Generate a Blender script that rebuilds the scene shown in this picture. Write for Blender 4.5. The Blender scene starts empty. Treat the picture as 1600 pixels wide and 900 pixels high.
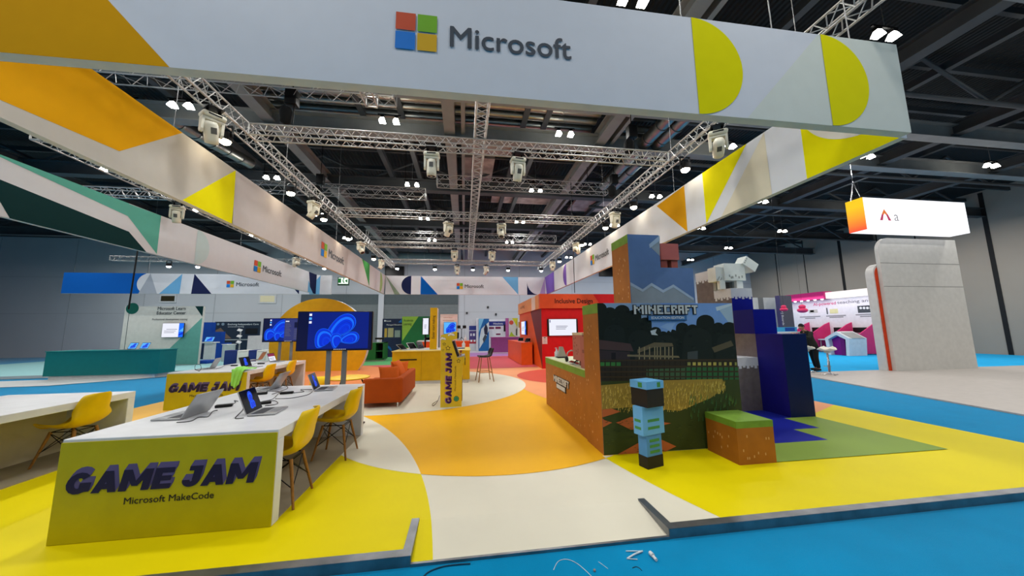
import bpy, bmesh, math, random
from mathutils import Vector as V, Matrix
random.seed(7)
SC = bpy.context.scene
COL = SC.collection
R = math.radians

# ------------------------------------------------------------------ camera
F_PX, YAW, PITCH, ROLL, EYE = 520.7, R(8.16), R(7.2296), R(-0.646), 1.55
_f = V((math.sin(YAW)*math.cos(PITCH), math.cos(YAW)*math.cos(PITCH), math.sin(PITCH)))
_r = V((math.cos(YAW), -math.sin(YAW), 0)); _u = _r.cross(_f)
CR = _r*math.cos(ROLL)+_u*math.sin(ROLL); CU = _u*math.cos(ROLL)-_r*math.sin(ROLL)
C0 = V((0, 0, EYE))
cd = bpy.data.cameras.new('camera'); cam = bpy.data.objects.new('camera', cd); COL.objects.link(cam)
cd.sensor_fit = 'HORIZONTAL'; cd.sensor_width = 36; cd.lens = F_PX/1600*36; cd.clip_start = .05; cd.clip_end = 300
cam.matrix_world = Matrix(((CR.x, CU.x, -_f.x, 0), (CR.y, CU.y, -_f.y, 0), (CR.z, CU.z, -_f.z, EYE), (0, 0, 0, 1)))
SC.camera = cam
# ------------------------------------------------------------------ exposure, world
vs = SC.view_settings
vs.view_transform = 'Standard'; vs.look = 'None'; vs.gamma = 1; vs.use_curve_mapping = False; vs.exposure = 0.0
wd = bpy.data.worlds.new('world'); SC.world = wd; wd.use_nodes = True
wd.node_tree.nodes['Background'].inputs[0].default_value = (.75, .87, 1, 1)
wd.node_tree.nodes['Background'].inputs[1].default_value = .55
# ------------------------------------------------------------------ hall lamps (high bays on their grid)
BAY_X = (-23.6, -18.2, -12.8, -7.4, -2.15, 3.0, 8.55, 14.0, 19.6, 25.2)  # two leftmost and the rightmost columns added to brighten the hall sides, without fixtures
BAY_Y = (-3.4, .8, 5.0, 9.2, 13.4, 17.6, 21.9, 26.2)
BAY_Z, BAY_W = 7.45, 90.0
for bx in BAY_X:
    for by in BAY_Y:
        ld = bpy.data.lights.new('high_bay_light', 'AREA'); ld.shape = 'DISK'; ld.size = .55; ld.energy = BAY_W
        ld.color = (1, .985, .95)
        lo = bpy.data.objects.new('high_bay_light', ld); COL.objects.link(lo); lo.location = (bx, by, BAY_Z-.2)
FLOOD_W = 85.0

# ------------------------------------------------------------------ pixel of the 1600x900 frame -> point on a real plane
def ray(x, y): return _f+CR*((x-800)/F_PX)-CU*((y-450)/F_PX)
def fz(x, y, z=0): d = ray(x, y); return C0+d*((z-EYE)/d.z)
def fy(x, y, Y): d = ray(x, y); return C0+d*(Y/d.y)
def fx(x, y, X): d = ray(x, y); return C0+d*(X/d.x)

# ------------------------------------------------------------------ materials
def lin(c):
    c = c/255
    return c/12.92 if c <= .04045 else ((c+.055)/1.055)**2.4
MATS = {}
def mat(name, rgb, rough=.5, metal=0, emit=0, var=.05, scale=6, bump=0, bscale=60, spec=.28, coat=0, sheen=0):
    if name in MATS: return MATS[name]
    m = bpy.data.materials.new(name); m.use_nodes = True; nt = m.node_tree; b = nt.nodes['Principled BSDF']
    c = [lin(k) for k in rgb]
    if emit:
        b.inputs['Base Color'].default_value = (0, 0, 0, 1)
        b.inputs['Emission Color'].default_value = (*c, 1); b.inputs['Emission Strength'].default_value = emit
    else:
        tc = nt.nodes.new('ShaderNodeTexCoord'); n = nt.nodes.new('ShaderNodeTexNoise'); n.inputs['Scale'].default_value = scale
        n.inputs['Detail'].default_value = 4
        rp = nt.nodes.new('ShaderNodeValToRGB')
        rp.color_ramp.elements[0].position = .3; rp.color_ramp.elements[1].position = .7
        rp.color_ramp.elements[0].color = (*[k*(1-var) for k in c], 1); rp.color_ramp.elements[1].color = (*[min(1, k*(1+var)) for k in c], 1)
        nt.links.new(tc.outputs['Object'], n.inputs['Vector']); nt.links.new(n.outputs['Fac'], rp.inputs['Fac'])
        nt.links.new(rp.outputs['Color'], b.inputs['Base Color'])
        if bump:
            n2 = nt.nodes.new('ShaderNodeTexNoise'); n2.inputs['Scale'].default_value = bscale
            bp = nt.nodes.new('ShaderNodeBump'); bp.inputs['Strength'].default_value = bump; bp.inputs['Distance'].default_value = .01
            nt.links.new(tc.outputs['Object'], n2.inputs['Vector']); nt.links.new(n2.outputs['Fac'], bp.inputs['Height'])
            nt.links.new(bp.outputs['Normal'], b.inputs['Normal'])
    b.inputs['Roughness'].default_value = rough; b.inputs['Metallic'].default_value = metal
    b.inputs['Specular IOR Level'].default_value = spec
    if sheen: b.inputs['Sheen Weight'].default_value = sheen; b.inputs['Sheen Roughness'].default_value = .3
    if coat: b.inputs['Coat Weight'].default_value = coat
    MATS[name] = m
    return m
def M(r, g, b, rough=.55, **k):                      # plain painted / printed colour
    return mat('paint_%d_%d_%d_%d' % (r, g, b, int(rough*100)), (r, g, b), rough, **k)
WHITE = mat('white_laminate', (213, 215, 218), .35)
FABW = mat('banner_white', (206, 208, 213), .85, var=.015)
ALU = mat('aluminium', (200, 200, 198), .32, 1, var=.1, scale=20)
ALUT = mat('truss_aluminium', (176, 175, 172), .42, .85, var=.12, scale=9)
STEEL = mat('dark_steel', (70, 71, 72), .55, .2)
BLACK = mat('black_plastic', (16, 16, 18), .4)
BLACKM = mat('black_metal', (18, 18, 19), .45, .5)
CHROME = mat('chrome', (215, 215, 218), .12, 1)
SILVER = mat('laptop_silver', (168, 170, 172), .36, .6)
WOOD = mat('beech_wood', (150, 104, 48), .5, var=.2, scale=30)
GLASSK = mat('screen_glass', (8, 9, 13), .08)
NAVY = M(24, 30, 62); YEL = M(214, 190, 10); ORA = M(222, 150, 20)
DARKTXT = M(48, 52, 58)
WIRE = mat('steel_wire', (150, 150, 150), .4, .8)

# ------------------------------------------------------------------ mesh builder
FONT_CACHE = {}
def glyphs(body, bold=0.0, space=1.0):
    k = (body, space)
    if k not in FONT_CACHE:
        cu = bpy.data.curves.new('glyphs', 'FONT'); cu.body = body; cu.size = 1; cu.space_character = space
        cu.resolution_u = 4; cu.fill_mode = 'FRONT'
        ob = bpy.data.objects.new('glyphs', cu); COL.objects.link(ob)
        me = bpy.data.meshes.new_from_object(ob.evaluated_get(bpy.context.evaluated_depsgraph_get()))
        vsx = [v.co.copy() for v in me.vertices]; fs = [tuple(p.vertices) for p in me.polygons]
        bpy.data.objects.remove(ob); bpy.data.curves.remove(cu); bpy.data.meshes.remove(me)
        x0 = min(v.x for v in vsx); x1 = max(v.x for v in vsx)
        FONT_CACHE[k] = ([V((v.x-x0, v.y)) for v in vsx], fs, x1-x0)
    return FONT_CACHE[k]
class MB:
    def __init__(s): s.v, s.f, s.m, s.s, s.mats, s.T = [], [], [], [], [], None
    def mi(s, m):
        if m not in s.mats: s.mats.append(m)
        return s.mats.index(m)
    def add(s, pts, faces, m, smooth=False):
        b = len(s.v); i = s.mi(m)
        for p in pts:
            p = V(p)
            if s.T is not None: p = s.T @ p
            s.v.append(p)
        for f in faces: s.f.append([b+k for k in f]); s.m.append(i); s.s.append(smooth)
        return s
    def face(s, pts, m): return s.add(pts, [range(len(pts))], m)
    def box(s, x0, x1, y0, y1, z0, z1, m, fm=None):
        P = [(x0, y0, z0), (x1, y0, z0), (x1, y1, z0), (x0, y1, z0), (x0, y0, z1), (x1, y0, z1), (x1, y1, z1), (x0, y1, z1)]
        fs = {'-z': (3, 2, 1, 0), '+z': (4, 5, 6, 7), '-y': (0, 1, 5, 4), '+x': (1, 2, 6, 5), '+y': (2, 3, 7, 6), '-x': (3, 0, 4, 7)}
        b = len(s.v)
        s.add(P, [], m)
        for k, f in fs.items():
            s.f.append([b+i for i in f]); s.m.append(s.mi((fm or {}).get(k, m))); s.s.append(False)
        return s
    def prism(s, pts, vec, m, side=None):
        pts = [V(p) for p in pts]; vec = V(vec); n = len(pts)
        nrm = sum(((pts[i]-pts[0]).cross(pts[(i+1) % n]-pts[0]) for i in range(1, n)), V())
        if nrm.dot(vec) > 0: pts.reverse()
        s.add(pts+[p+vec for p in pts], [range(n), range(2*n-1, n-1, -1)], m)
        b = len(s.v)-2*n
        for i in range(n):
            j = (i+1) % n
            s.f.append([b+j, b+i, b+n+i, b+n+j]); s.m.append(s.mi(side or m)); s.s.append(False)
        return s
    def tube(s, pts, r, m, n=8, r1=None, cap=True):
        pts = [V(p) for p in pts]; N = len(pts); out = []; fs = []
        ref = None
        for i, p in enumerate(pts):
            d = (pts[min(i+1, N-1)]-pts[max(i-1, 0)]).normalized()
            if ref is None: ref = V((0, 0, 1)) if abs(d.z) < .9 else V((1, 0, 0))
            a = (ref-d*ref.dot(d)).normalized(); b = d.cross(a); ref = a
            rr = r if r1 is None else r+(r1-r)*i/(N-1)
            out += [p+(a*math.cos(2*math.pi*k/n)+b*math.sin(2*math.pi*k/n))*rr for k in range(n)]
        for i in range(N-1):
            for k in range(n):
                k2 = (k+1) % n; fs.append((i*n+k, i*n+k2, (i+1)*n+k2, (i+1)*n+k))
        s.add(out, fs, m, n > 5)
        if cap: s.add(out[:n], [range(n-1, -1, -1)], m); s.add(out[-n:], [range(n)], m)
        return s
    def lathe(s, prof, m, n=20, o=(0, 0, 0), ax=(0, 0, 1), smooth=True):
        o = V(o); ax = V(ax).normalized(); a = ax.orthogonal().normalized(); b = ax.cross(a); out = []; fs = []
        for r, h in prof:
            out += [o+ax*h+(a*math.cos(2*math.pi*k/n)+b*math.sin(2*math.pi*k/n))*r for k in range(n)]
        for i in range(len(prof)-1):
            for k in range(n):
                k2 = (k+1) % n; fs.append((i*n+k, i*n+k2, (i+1)*n+k2, (i+1)*n+k))
        s.add(out, fs, m, smooth)
        if prof[0][0] > 1e-4: s.add(out[:n], [range(n-1, -1, -1)], m)
        if prof[-1][0] > 1e-4: s.add(out[-n:], [range(n)], m)
        return s
    def rbox(s, x0, x1, y0, y1, z0, z1, m, r=.02, seg=3):           # box with rounded edges
        bm = bmesh.new(); bmesh.ops.create_cube(bm, size=1)
        for v in bm.verts: v.co = V(((x0+x1)/2+v.co.x*(x1-x0), (y0+y1)/2+v.co.y*(y1-y0), (z0+z1)/2+v.co.z*(z1-z0)))
        bmesh.ops.bevel(bm, geom=bm.edges[:], offset=r, segments=seg, profile=.5, affect='EDGES')
        bm.verts.index_update()
        s.add([v.co.copy() for v in bm.verts], [[v.index for v in f.verts] for f in bm.faces], m, seg > 1); bm.free()
        return s
    def text(s, body, o, rt, up, h, m, w=None, bold=0., align='L', lift=.003, space=1.0, shear=0.):
        if bold:                                                      # heavier strokes: the glyph drawn again a little to each side
            k = h/.72*bold; rt = V(rt).normalized(); up = V(up).normalized(); n = 8 if bold > .02 else 4
            for q in range(n):
                a = 2*math.pi*q/n; s.text(body, V(o)+rt*(k*math.cos(a))+up*(k*math.sin(a)), rt, up, h, m, w, 0, align, lift+.00002*q, space, shear)
            return s
        vs_, fs, W = glyphs(body, bold, space); rt = V(rt).normalized(); up = V(up).normalized(); nn = rt.cross(up)
        k = h/.72; kx = (w/W) if w else k
        off = {'L': 0, 'C': -W*kx/2, 'R': -W*kx}[align]
        o = V(o)+nn*lift
        s.add([o+rt*(v.x*kx+off+v.y*k*shear)+up*(v.y*k) for v in vs_], fs, m)
        return s
    def build(s, name, parent=None, world=True, origin=None, **props):
        off = V(origin) if origin is not None else V()
        if parent is not None and world:
            p = parent
            while p: off = off+V(p.location); p = p.parent
        me = bpy.data.meshes.new(name); me.from_pydata([tuple(v-off) for v in s.v], [], s.f)
        for m in s.mats: me.materials.append(m)
        for p, i, sm in zip(me.polygons, s.m, s.s): p.material_index = i; p.use_smooth = sm
        me.update()
        o = bpy.data.objects.new(name, me); COL.objects.link(o)
        if parent is not None: o.parent = parent
        elif origin is not None: o.location = origin
        for k, v in props.items(): o[k] = v
        return o
def thing(name, label, cat, loc=(0, 0, 0), rz=0, group=None):
    o = bpy.data.objects.new(name, None); COL.objects.link(o); o.location = loc; o.rotation_euler = (0, 0, rz); o.empty_display_size = .1
    o['label'] = label; o['category'] = cat
    if group: o['group'] = group
    return o
def solo(mb, name, label, cat, origin, group=None, **k):
    o = mb.build(name, None, origin=origin, label=label, category=cat, **k)
    if group: o['group'] = group
    return o
def struct(mb, name): return mb.build(name, kind='structure')
def dup(o, loc, rz=0, label=None, parent=None):
    c = o.copy(); COL.objects.link(c)
    if parent: c.parent = parent
    else:
        c.location = loc; c.rotation_euler = (0, 0, rz)
        if label: c['label'] = label
    for ch in list(o.children): dup(ch, None, 0, None, c)
    return c
def spline(pts, k=6):
    P = [V(p) for p in pts]; out = []
    for i in range(len(P)-1):
        a, b, c, d = P[max(i-1, 0)], P[i], P[i+1], P[min(i+2, len(P)-1)]
        for j in range(k):
            t = j/k; out.append(.5*((2*b)+(c-a)*t+(2*a-5*b+4*c-d)*t*t+(3*b-a-3*c+d)*t**3))
    return out+[P[-1]]
def clip(poly, conv):                                                # convex clip of 2-D polygons
    def area(p): return sum(p[i][0]*p[(i+1) % len(p)][1]-p[(i+1) % len(p)][0]*p[i][1] for i in range(len(p)))
    if area(conv) < 0: conv = conv[::-1]
    out = list(poly)
    for i in range(len(conv)):
        a, b = conv[i], conv[(i+1) % len(conv)]; ins = lambda p: (b[0]-a[0])*(p[1]-a[1])-(b[1]-a[1])*(p[0]-a[0]) >= -1e-9
        src, out = out, []
        for j in range(len(src)):
            p, q = src[j], src[(j+1) % len(src)]
            if ins(p): out.append(p)
            if ins(p) != ins(q):
                d1 = (b[0]-a[0])*(p[1]-a[1])-(b[1]-a[1])*(p[0]-a[0]); d2 = (b[0]-a[0])*(q[1]-a[1])-(b[1]-a[1])*(q[0]-a[0])
                t = d1/(d1-d2); out.append((p[0]+(q[0]-p[0])*t, p[1]+(q[1]-p[1])*t))
        if not out: return []
    return out
def disc(cx, cy, r, n=180): return [(cx+r*math.cos(2*math.pi*k/n), cy+r*math.sin(2*math.pi*k/n)) for k in range(n)]
def rect(x0, x1, y0, y1): return [(x0, y0), (x1, y0), (x1, y1), (x0, y1)]
# ================================================================== SETTING
# blue hall carpet
CARPET = mat('blue_carpet', (0, 134, 186), 1.0, var=.05, scale=3, bump=.35, bscale=320, spec=.0, sheen=.3)
CARPETR = mat('cyan_carpet', (40, 178, 240), .95, var=.05, scale=3, bump=.3, bscale=300, spec=.15)
struct(MB().box(-42, 29, -14, 30, -.2, -.06, CARPET), 'floor')
# printed platform floor
X0, X1, Y0, Y1 = -6.9, 7.31, 2.6, 24.0
RX0, RX1, RY = -.36, 1.58, 3.06
def zf(x, y): return -.052*(RY-y)/(RY-Y0) if (RX0-1e-6 <= x <= RX1+1e-6 and y < RY) else 0
FLV = dict(rough=.5, var=.03, scale=1.5, spec=.09)
CREAM = M(221, 216, 198, **FLV); FYEL = M(226, 208, 4, **FLV); FORA = M(240, 180, 30, **FLV); PEACH = M(236, 160, 112, **FLV)
FRED = M(214, 84, 66, **FLV); PINK = M(205, 88, 96, **FLV); PURP = M(168, 120, 178, **FLV); FGRN = M(92, 166, 108, **FLV)
LORA = M(238, 186, 86, **FLV); MGRN = M(126, 152, 62, **FLV); MBLU = M(24, 34, 140, **FLV)
A, B, Cc, D, E = disc(-8.21, 1.84, 8.04, 360), disc(.52, 6.52, 2.73, 200), disc(9.56, 5.58, 8.0, 360), disc(-1.65, 10.2, 3.44, 200), disc(9.4, 10, 7.9, 360)
layers = [(rect(X0, X1, Y0, Y1), CREAM), (rect(X0, X1, 7, 14.3), PEACH), (clip(A, rect(X0, X1, Y0, 9)), FYEL), (rect(X0, -4.3, 5.5, 11), LORA), (Cc, FYEL),
          ([(6.05, 5.32), (7.31, 5.92), (7.31, 14), (6.05, 14)], PEACH), (B, FORA), (clip(B, A), CREAM), (clip(B, clip(Cc, rect(0, 9, 2, 4.13))), CREAM), (clip(clip(E, B), rect(0, 9, 7.2, 12)), PEACH), (D, CREAM), ([(X0, 7.6), (-2.3, 7.6), (-2.15, 10.3), (-2.1, 17), (X0, 17)], M(226, 140, 88, **FLV)), (rect(X0, -4.3, 5.5, 9.4), LORA),
          (disc(3.7, 11.3, 1.92, 90), FRED), (clip(disc(1.6, 23, 9.0, 120), rect(X0, X1, 12, 30)), PINK), (rect(-2.2, X1, 20.5, Y1), PURP), (rect(X0, -2.2, 16.5, Y1), FGRN),
          (rect(3.4, 6.03, 3.6, 5.22), MGRN), ([(3.7, 4.15), (4.96, 4.15), (4.96, 4.64), (5.42, 4.64), (5.42, 5.22), (5.56, 5.22), (5.56, 6.2), (3.7, 6.2)], MBLU)]
mb = MB()
regs = [rect(X0, RX0, Y0, RY), rect(RX1, X1, Y0, RY), rect(RX0, RX1, Y0, RY), rect(X0, X1, RY, Y1)]
mb.box(X0+.005, X1-.005, RY, Y1, -.06, -.004, CREAM).box(X0+.005, RX0-.005, Y0+.005, RY, -.06, -.004, CREAM).box(RX1+.005, X1-.005, Y0+.005, RY, -.06, -.004, CREAM)
for i, (poly, m) in enumerate(layers):
    for rg in regs:
        c = clip(poly, rg) if i < 18 else (poly if rg is regs[3] else [])
        if len(c) > 2: mb.face([(x, y, (zf(x, y) if rg is regs[2] else 0)+i*.0005) for x, y in c], m)
struct(mb, 'floor_platform')
struct(MB().box(-8.5, 9.5, Y1+.01, 30, -.06, -.03, M(186, 180, 190, .6)), 'floor_back_aisle')
# aluminium edge trims
AE = mat('edge_trim_aluminium', (136, 138, 142), .42, 1, var=.25, scale=5)
struct(MB().box(X0, RX0, Y0-.004, Y0+.075, .0085, .012, AE).box(X0, RX0, Y0-.006, Y0-.002, -.06, .012, AE), 'trim_1')
struct(MB().box(RX1, X1, Y0-.004, Y0+.075, .0085, .012, AE).box(RX1, X1, Y0-.006, Y0-.002, -.06, .012, AE), 'trim_2')
struct(MB().box(RX0-.06, RX0+.002, Y0+.0755, RY+.01, .0085, .012, AE).box(RX0, RX0+.003, Y0, RY, -.06, .01, AE), 'trim_3')
struct(MB().box(RX1-.002, RX1+.06, Y0+.0755, RY+.01, .0085, .012, AE).box(RX1-.003, RX1, Y0, RY, -.06, .01, AE), 'trim_4')
struct(MB().box(RX0+.003, RX1-.003, Y0-.01, Y0+.012, -.06, -.04, AE), 'trim_5')
# walls
WALLW = mat('wall_white', (196, 199, 206), .85, var=.03, scale=.4)
PARTN = mat('folding_partition_grey', (166, 156, 144), .7, var=.04, scale=.5)
mb = MB().box(-42, 29, 30, 30.3, -.2, 10.5, WALLW)
for x in range(-40, 29, 5): mb.box(x-.02, x+.02, 29.985, 30, 0, 9, M(170, 173, 180, .8))
for z in (3.2, 6.0): mb.box(-42, 29, 29.99, 30, z-.015, z+.015, M(175, 178, 184, .8))
struct(mb, 'wall_far')
mb = MB().box(29, 29.3, -14, 30.3, -.2, 10.5, PARTN)
for k, y in enumerate((2, 6.5, 11, 14.2, 17.2, 19.2, 21.6, 24.4, 27)):
    w = .09 if k in (3, 6) else .025
    mb.box(28.97, 29, y-w, y+w, -.06, 9, M(30, 30, 31, .7))
struct(mb, 'wall_right')
struct(MB().box(-42.3, -42, -14, 30.3, -.2, 10.5, WALLW), 'wall_left')
struct(MB().box(-42.3, 29.3, -14.3, -14, -.2, 10.5, WALLW), 'wall_back')
# roller doors in the far wall
DGRY = mat('roller_door_grey', (118, 126, 128), .6)
for i, (xa, xb) in enumerate(((471, 592), (600, 716))):
    a, b = fy(xa, 461, 29.9).x, fy(xb, 461, 29.9).x
    mb = MB().box(a, b, 29.9, 29.98, -.06, 4.75, DGRY)
    mb.box(a, b, 29.86, 29.9, 3.9, 4.75, M(84, 94, 98, .6))
    for k in range(26): mb.box(a, b, 29.89, 29.902, k*.15, k*.15+.02, M(104, 110, 112, .6))
    o = struct(mb, 'door_%d' % (i+1))
a = fy(596, 461, 29.8).x
struct(MB().box(a-.22, a+.22, 29.75, 30, -.06, 4.9, WALLW), 'trim_6')
# far-wall windows high on the left
for i, (xa, xb, ya, yb, lit) in enumerate(((250, 275, 460, 473, 0), (405, 431, 460, 474, 1))):
    p, q = fy(xa, ya, 29.95), fy(xb, yb, 29.95)
    o = struct(MB().box(p.x, q.x, 29.93, 30, q.z, p.z, M(206, 208, 212)), 'window_%d' % (i+1))
    g = .12
    MB().box(p.x+g, q.x-g, 29.92, 29.94, q.z+g, p.z-g, mat('lit_blind', (206, 204, 170), emit=.75) if lit else mat('dark_pane', (58, 52, 36), .2)).build('pane', o)
for k, (xa, xb, ya, yb) in enumerate(((602, 631, 416, 433), (936, 959, 417, 432))):
    p, q = fy(xa, ya, 29.9), fy(xb, yb, 29.9)
    solo(MB().box(p.x, q.x, 29.82, 29.99, q.z, p.z, BLACK).box(p.x+.1, q.x-.1, 29.81, 29.82, q.z+.1, p.z-.1, M(12, 12, 18, .3)), 'wall_panel', ['black panel on the far wall above the far banner, at its left end', 'black panel on the far wall left of the tall stepped wall'][k], 'panel', ((p.x+q.x)/2, 29.9, q.z))
p, q = fy(586, 398, 29.2), fy(712, 401, 29.2)
mb = MB().tube([p, q], .32, M(112, 136, 138, .4), 16)
for j in range(5): r_ = p+(q-p)*(j/5); mb.tube([r_, r_+V((.1, 0, 0))], .35, M(130, 148, 150, .4), 16)
solo(mb, 'air_duct', 'grey green round duct along the top of the far wall', 'duct', (p+q)/2)
# ceiling deck
DECK = mat('roof_deck_black', (30, 33, 35), .75, var=.2, scale=.6)
nt = DECK.node_tree; tc = nt.nodes.new('ShaderNodeTexCoord'); wv = nt.nodes.new('ShaderNodeTexWave'); wv.bands_direction = 'X'; wv.inputs['Scale'].default_value = 2.2
bp = nt.nodes.new('ShaderNodeBump'); bp.inputs['Strength'].default_value = .9; bp.inputs['Distance'].default_value = .06
nt.links.new(tc.outputs['Object'], wv.inputs['Vector']); nt.links.new(wv.outputs['Fac'], bp.inputs['Height']); nt.links.new(bp.outputs['Normal'], nt.nodes['Principled BSDF'].inputs['Normal'])
struct(MB().box(-42, 29, -14, 30, 9.1, 9.3, DECK), 'ceiling')
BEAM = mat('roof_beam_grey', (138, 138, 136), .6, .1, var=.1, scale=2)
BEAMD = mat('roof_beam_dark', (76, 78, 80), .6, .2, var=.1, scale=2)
TR = [6]
def beam(mb, kind='roof beam'):
    TR[0] += 1; return struct(mb, 'trim_%d' % TR[0])
def ibeam(p, q, h, w, m):
    mb = MB(); p, q = V(p), V(q); d = (q-p).normalized(); s = d.cross(V((0, 0, 1))).normalized()
    def bar(a0, a1, z0, z1):
        mb.prism([p+s*a0+V((0, 0, z0)), p+s*a1+V((0, 0, z0)), p+s*a1+V((0, 0, z1)), p+s*a0+V((0, 0, z1))], q-p, m)
    bar(-w/2, w/2, 0, .03); bar(-w/2, w/2, h-.03, h); bar(-.02, .02, .03, h-.03)
    return mb
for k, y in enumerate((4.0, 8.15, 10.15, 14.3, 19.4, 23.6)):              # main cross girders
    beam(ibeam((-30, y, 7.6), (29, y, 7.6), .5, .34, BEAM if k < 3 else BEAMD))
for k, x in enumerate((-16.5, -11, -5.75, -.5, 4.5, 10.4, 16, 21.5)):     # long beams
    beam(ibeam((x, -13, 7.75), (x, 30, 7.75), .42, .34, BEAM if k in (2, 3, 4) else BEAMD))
    if k in (3, 4): beam(ibeam((x+.42, -13, 7.8), (x+.42, 30, 7.8), .4, .12, BEAM))
for k in range(22):                                                        # purlins
    y = -6+k*1.6
    beam(MB().box(-30, 29, y-.05, y+.05, 8.72, 8.9, BEAMD))
for x in (-8.4, -3.2, 1.9, 7.2, 12.7, 18.2, -2.0, 2.6):                      # secondary long rails
    beam(MB().box(x-.09, x+.09, -13, 30, 8.3, 8.5, BEAMD))
mb = MB()
for y in (14.3, 19.4, 23.6):
    for x in range(-28, 28, 4):
        mb.tube([(x, y, 8.1), (x+2, y, 9.0)], .05, BEAMD, 6).tube([(x+2, y, 9.0), (x+4, y, 8.1)], .05, BEAMD, 6)
beam(mb)
mb = MB()
for y in (2.0, 6.4, 10.5, 15, 19):
    for x in range(6, 28, 4):
        mb.tube([(x, y, 7.5), (x+2, y, 8.6)], .05, BEAMD, 6).tube([(x+2, y, 8.6), (x+4, y, 7.5)], .05, BEAMD, 6)
    mb.tube([(6, y, 7.5), (28, y, 7.5)], .07, BEAMD, 6)
beam(mb)
# ventilation ducts above the front girders
DUCT = mat('galvanised_duct', (150, 150, 146), .35, .9, var=.15, scale=3)
for k, (xa, xb, y) in enumerate(((-6, 4.3, 9.05), (-6, 4.3, 9.45), (-6, 4.3, 9.85), (-6, 4.3, 10.3), (4.9, 6.4, 10.1), (4.9, 6.6, 10.6))):
    mb = MB().tube([(xa, y, 8.45), (xb, y, 8.45)], .13, DUCT, 14)
    for j in range(int((xb-xa)/1.5)+1): mb.tube([(xa+j*1.5, y, 8.45), (xa+j*1.5+.05, y, 8.45)], .145, DUCT, 14)
    solo(mb, 'air_duct', ['galvanised pipe duct under the roof, nearest the front banner', 'galvanised pipe duct under the roof, second from the front banner', 'galvanised pipe duct under the roof, third from the front banner', 'galvanised pipe duct under the roof, fourth from the front banner', 'short bright pipe duct right of the long ducts, nearer one', 'short bright pipe duct right of the long ducts, farther one'][k], 'duct', ((xa+xb)/2, y, 8.45), 'ventilation pipes under the roof')
for k, (p, q) in enumerate(((tuple(fz(214, 158, 8.15)), tuple(fz(392, 256, 8.15))), ((6.6, 8.2, 7.9), (6.6, 13.5, 7.9)), ((6.1, 8.2, 7.9), (6.1, 13.5, 7.9)))):
    mb = MB().tube([p, q], .2, DUCT, 16); p = V(p); q = V(q)
    for j in range(7): mb.tube([p+(q-p)*(j/7), p+(q-p)*(j/7)+V((0, .06, 0))], .225, DUCT, 16)
    mb.tube([p-V((0, .01, 0)), p+V((0, .02, 0))], .12, BLACK, 16)
    solo(mb, 'air_duct', ['fat silver ribbed duct above the left banner', 'open ended silver duct above the right truss, outer one', 'open ended silver duct above the right truss, inner one'][k], 'duct', (p+q)/2)
# grubby bulkhead panels on the ceiling
PAN = mat('insulation_panel', (158, 146, 142), .7, var=.35, scale=2)
for xa, xb, ya, yb in ((-.1, 2.0, 11.2, 12.6), (-.1, 1.2, 12.9, 15.0), (1.4, 5.6, 16.0, 17.6), (6.0, 8.6, 16.4, 18.4)):
    beam(MB().box(xa, xb, ya, yb, 8.55, 8.68, PAN))
# ================================================================== BANNERS
ZB, ZT = 3.53, 4.54
BX0, BX1, BYF, BYB = -4.2, 4.56, 2.6, 18.45
MSR, MSG, MSB, MSY = M(196, 74, 40, .7), M(112, 168, 32, .7), M(0, 112, 196, .7), M(208, 160, 14, .7)
def mslogo(parent, o, rt, up, S, grp='logo'):
    o, rt, up = V(o), V(rt).normalized(), V(up).normalized(); nn = rt.cross(up)*.006
    mb = MB(); a = S*.475
    for i, j, m in ((0, 1, MSR), (1, 1, MSG), (0, 0, MSB), (1, 0, MSY)):
        p = o+rt*(i*(S-a))+up*(j*(S-a))+nn
        mb.face([p, p+rt*a, p+rt*a+up*a, p+up*a], m)
    g = bpy.data.objects.new('logo', None); COL.objects.link(g); g.parent = parent
    mb.build('logo_mark', g)
    return MB().text('Microsoft', o+rt*(S*1.33)+up*(S*.2), rt, up, S*.6, M(66, 72, 80, .7), w=S*3.15, bold=.012, lift=.006).build('lettering', g)
def deco(mb, plane, val, polys, lift):
    for k, (pts, m) in enumerate(polys):
        f = {'X': fx, 'Y': fy}[plane]; q = [f(x, y, val+lift*(1+k*.3)) if not isinstance(x, V) else x for x, y in pts]
        mb.face(q, m)
def half(c, r, a0, a1, ax1, ax2, n=40):
    return [V(c)+V(ax1)*(r*math.cos(a0+(a1-a0)*k/n))+V(ax2)*(r*math.sin(a0+(a1-a0)*k/n)) for k in range(n+1)]
PB = dict(rough=.85, var=.02, spec=.08)
bY, bO, bTan, bTanL = M(222, 212, 0, **PB), M(210, 150, 8, **PB), M(196, 194, 186, **PB), M(208, 200, 178, **PB)
bTeal, bDkG, bPale, bSky, bNavy, bBlue = M(92, 168, 152, **PB), M(20, 52, 54, **PB), M(186, 206, 208, **PB), M(104, 164, 206, **PB), M(28, 36, 72, **PB), M(10, 88, 172, **PB)
bGrn, bOlive, bLime, bSlate, bGG, bPur, bLil, bGry = M(60, 132, 70, **PB), M(138, 152, 96, **PB), M(118, 178, 64, **PB), M(68, 86, 92, **PB), M(130, 150, 130, **PB), M(112, 84, 168, **PB), M(172, 150, 200, **PB), M(160, 166, 176, **PB)
FRAMEB = M(214, 204, 186, .6)
def zclamp(p): return V((p.x, p.y, min(ZT, max(ZB, p.z))))
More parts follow.
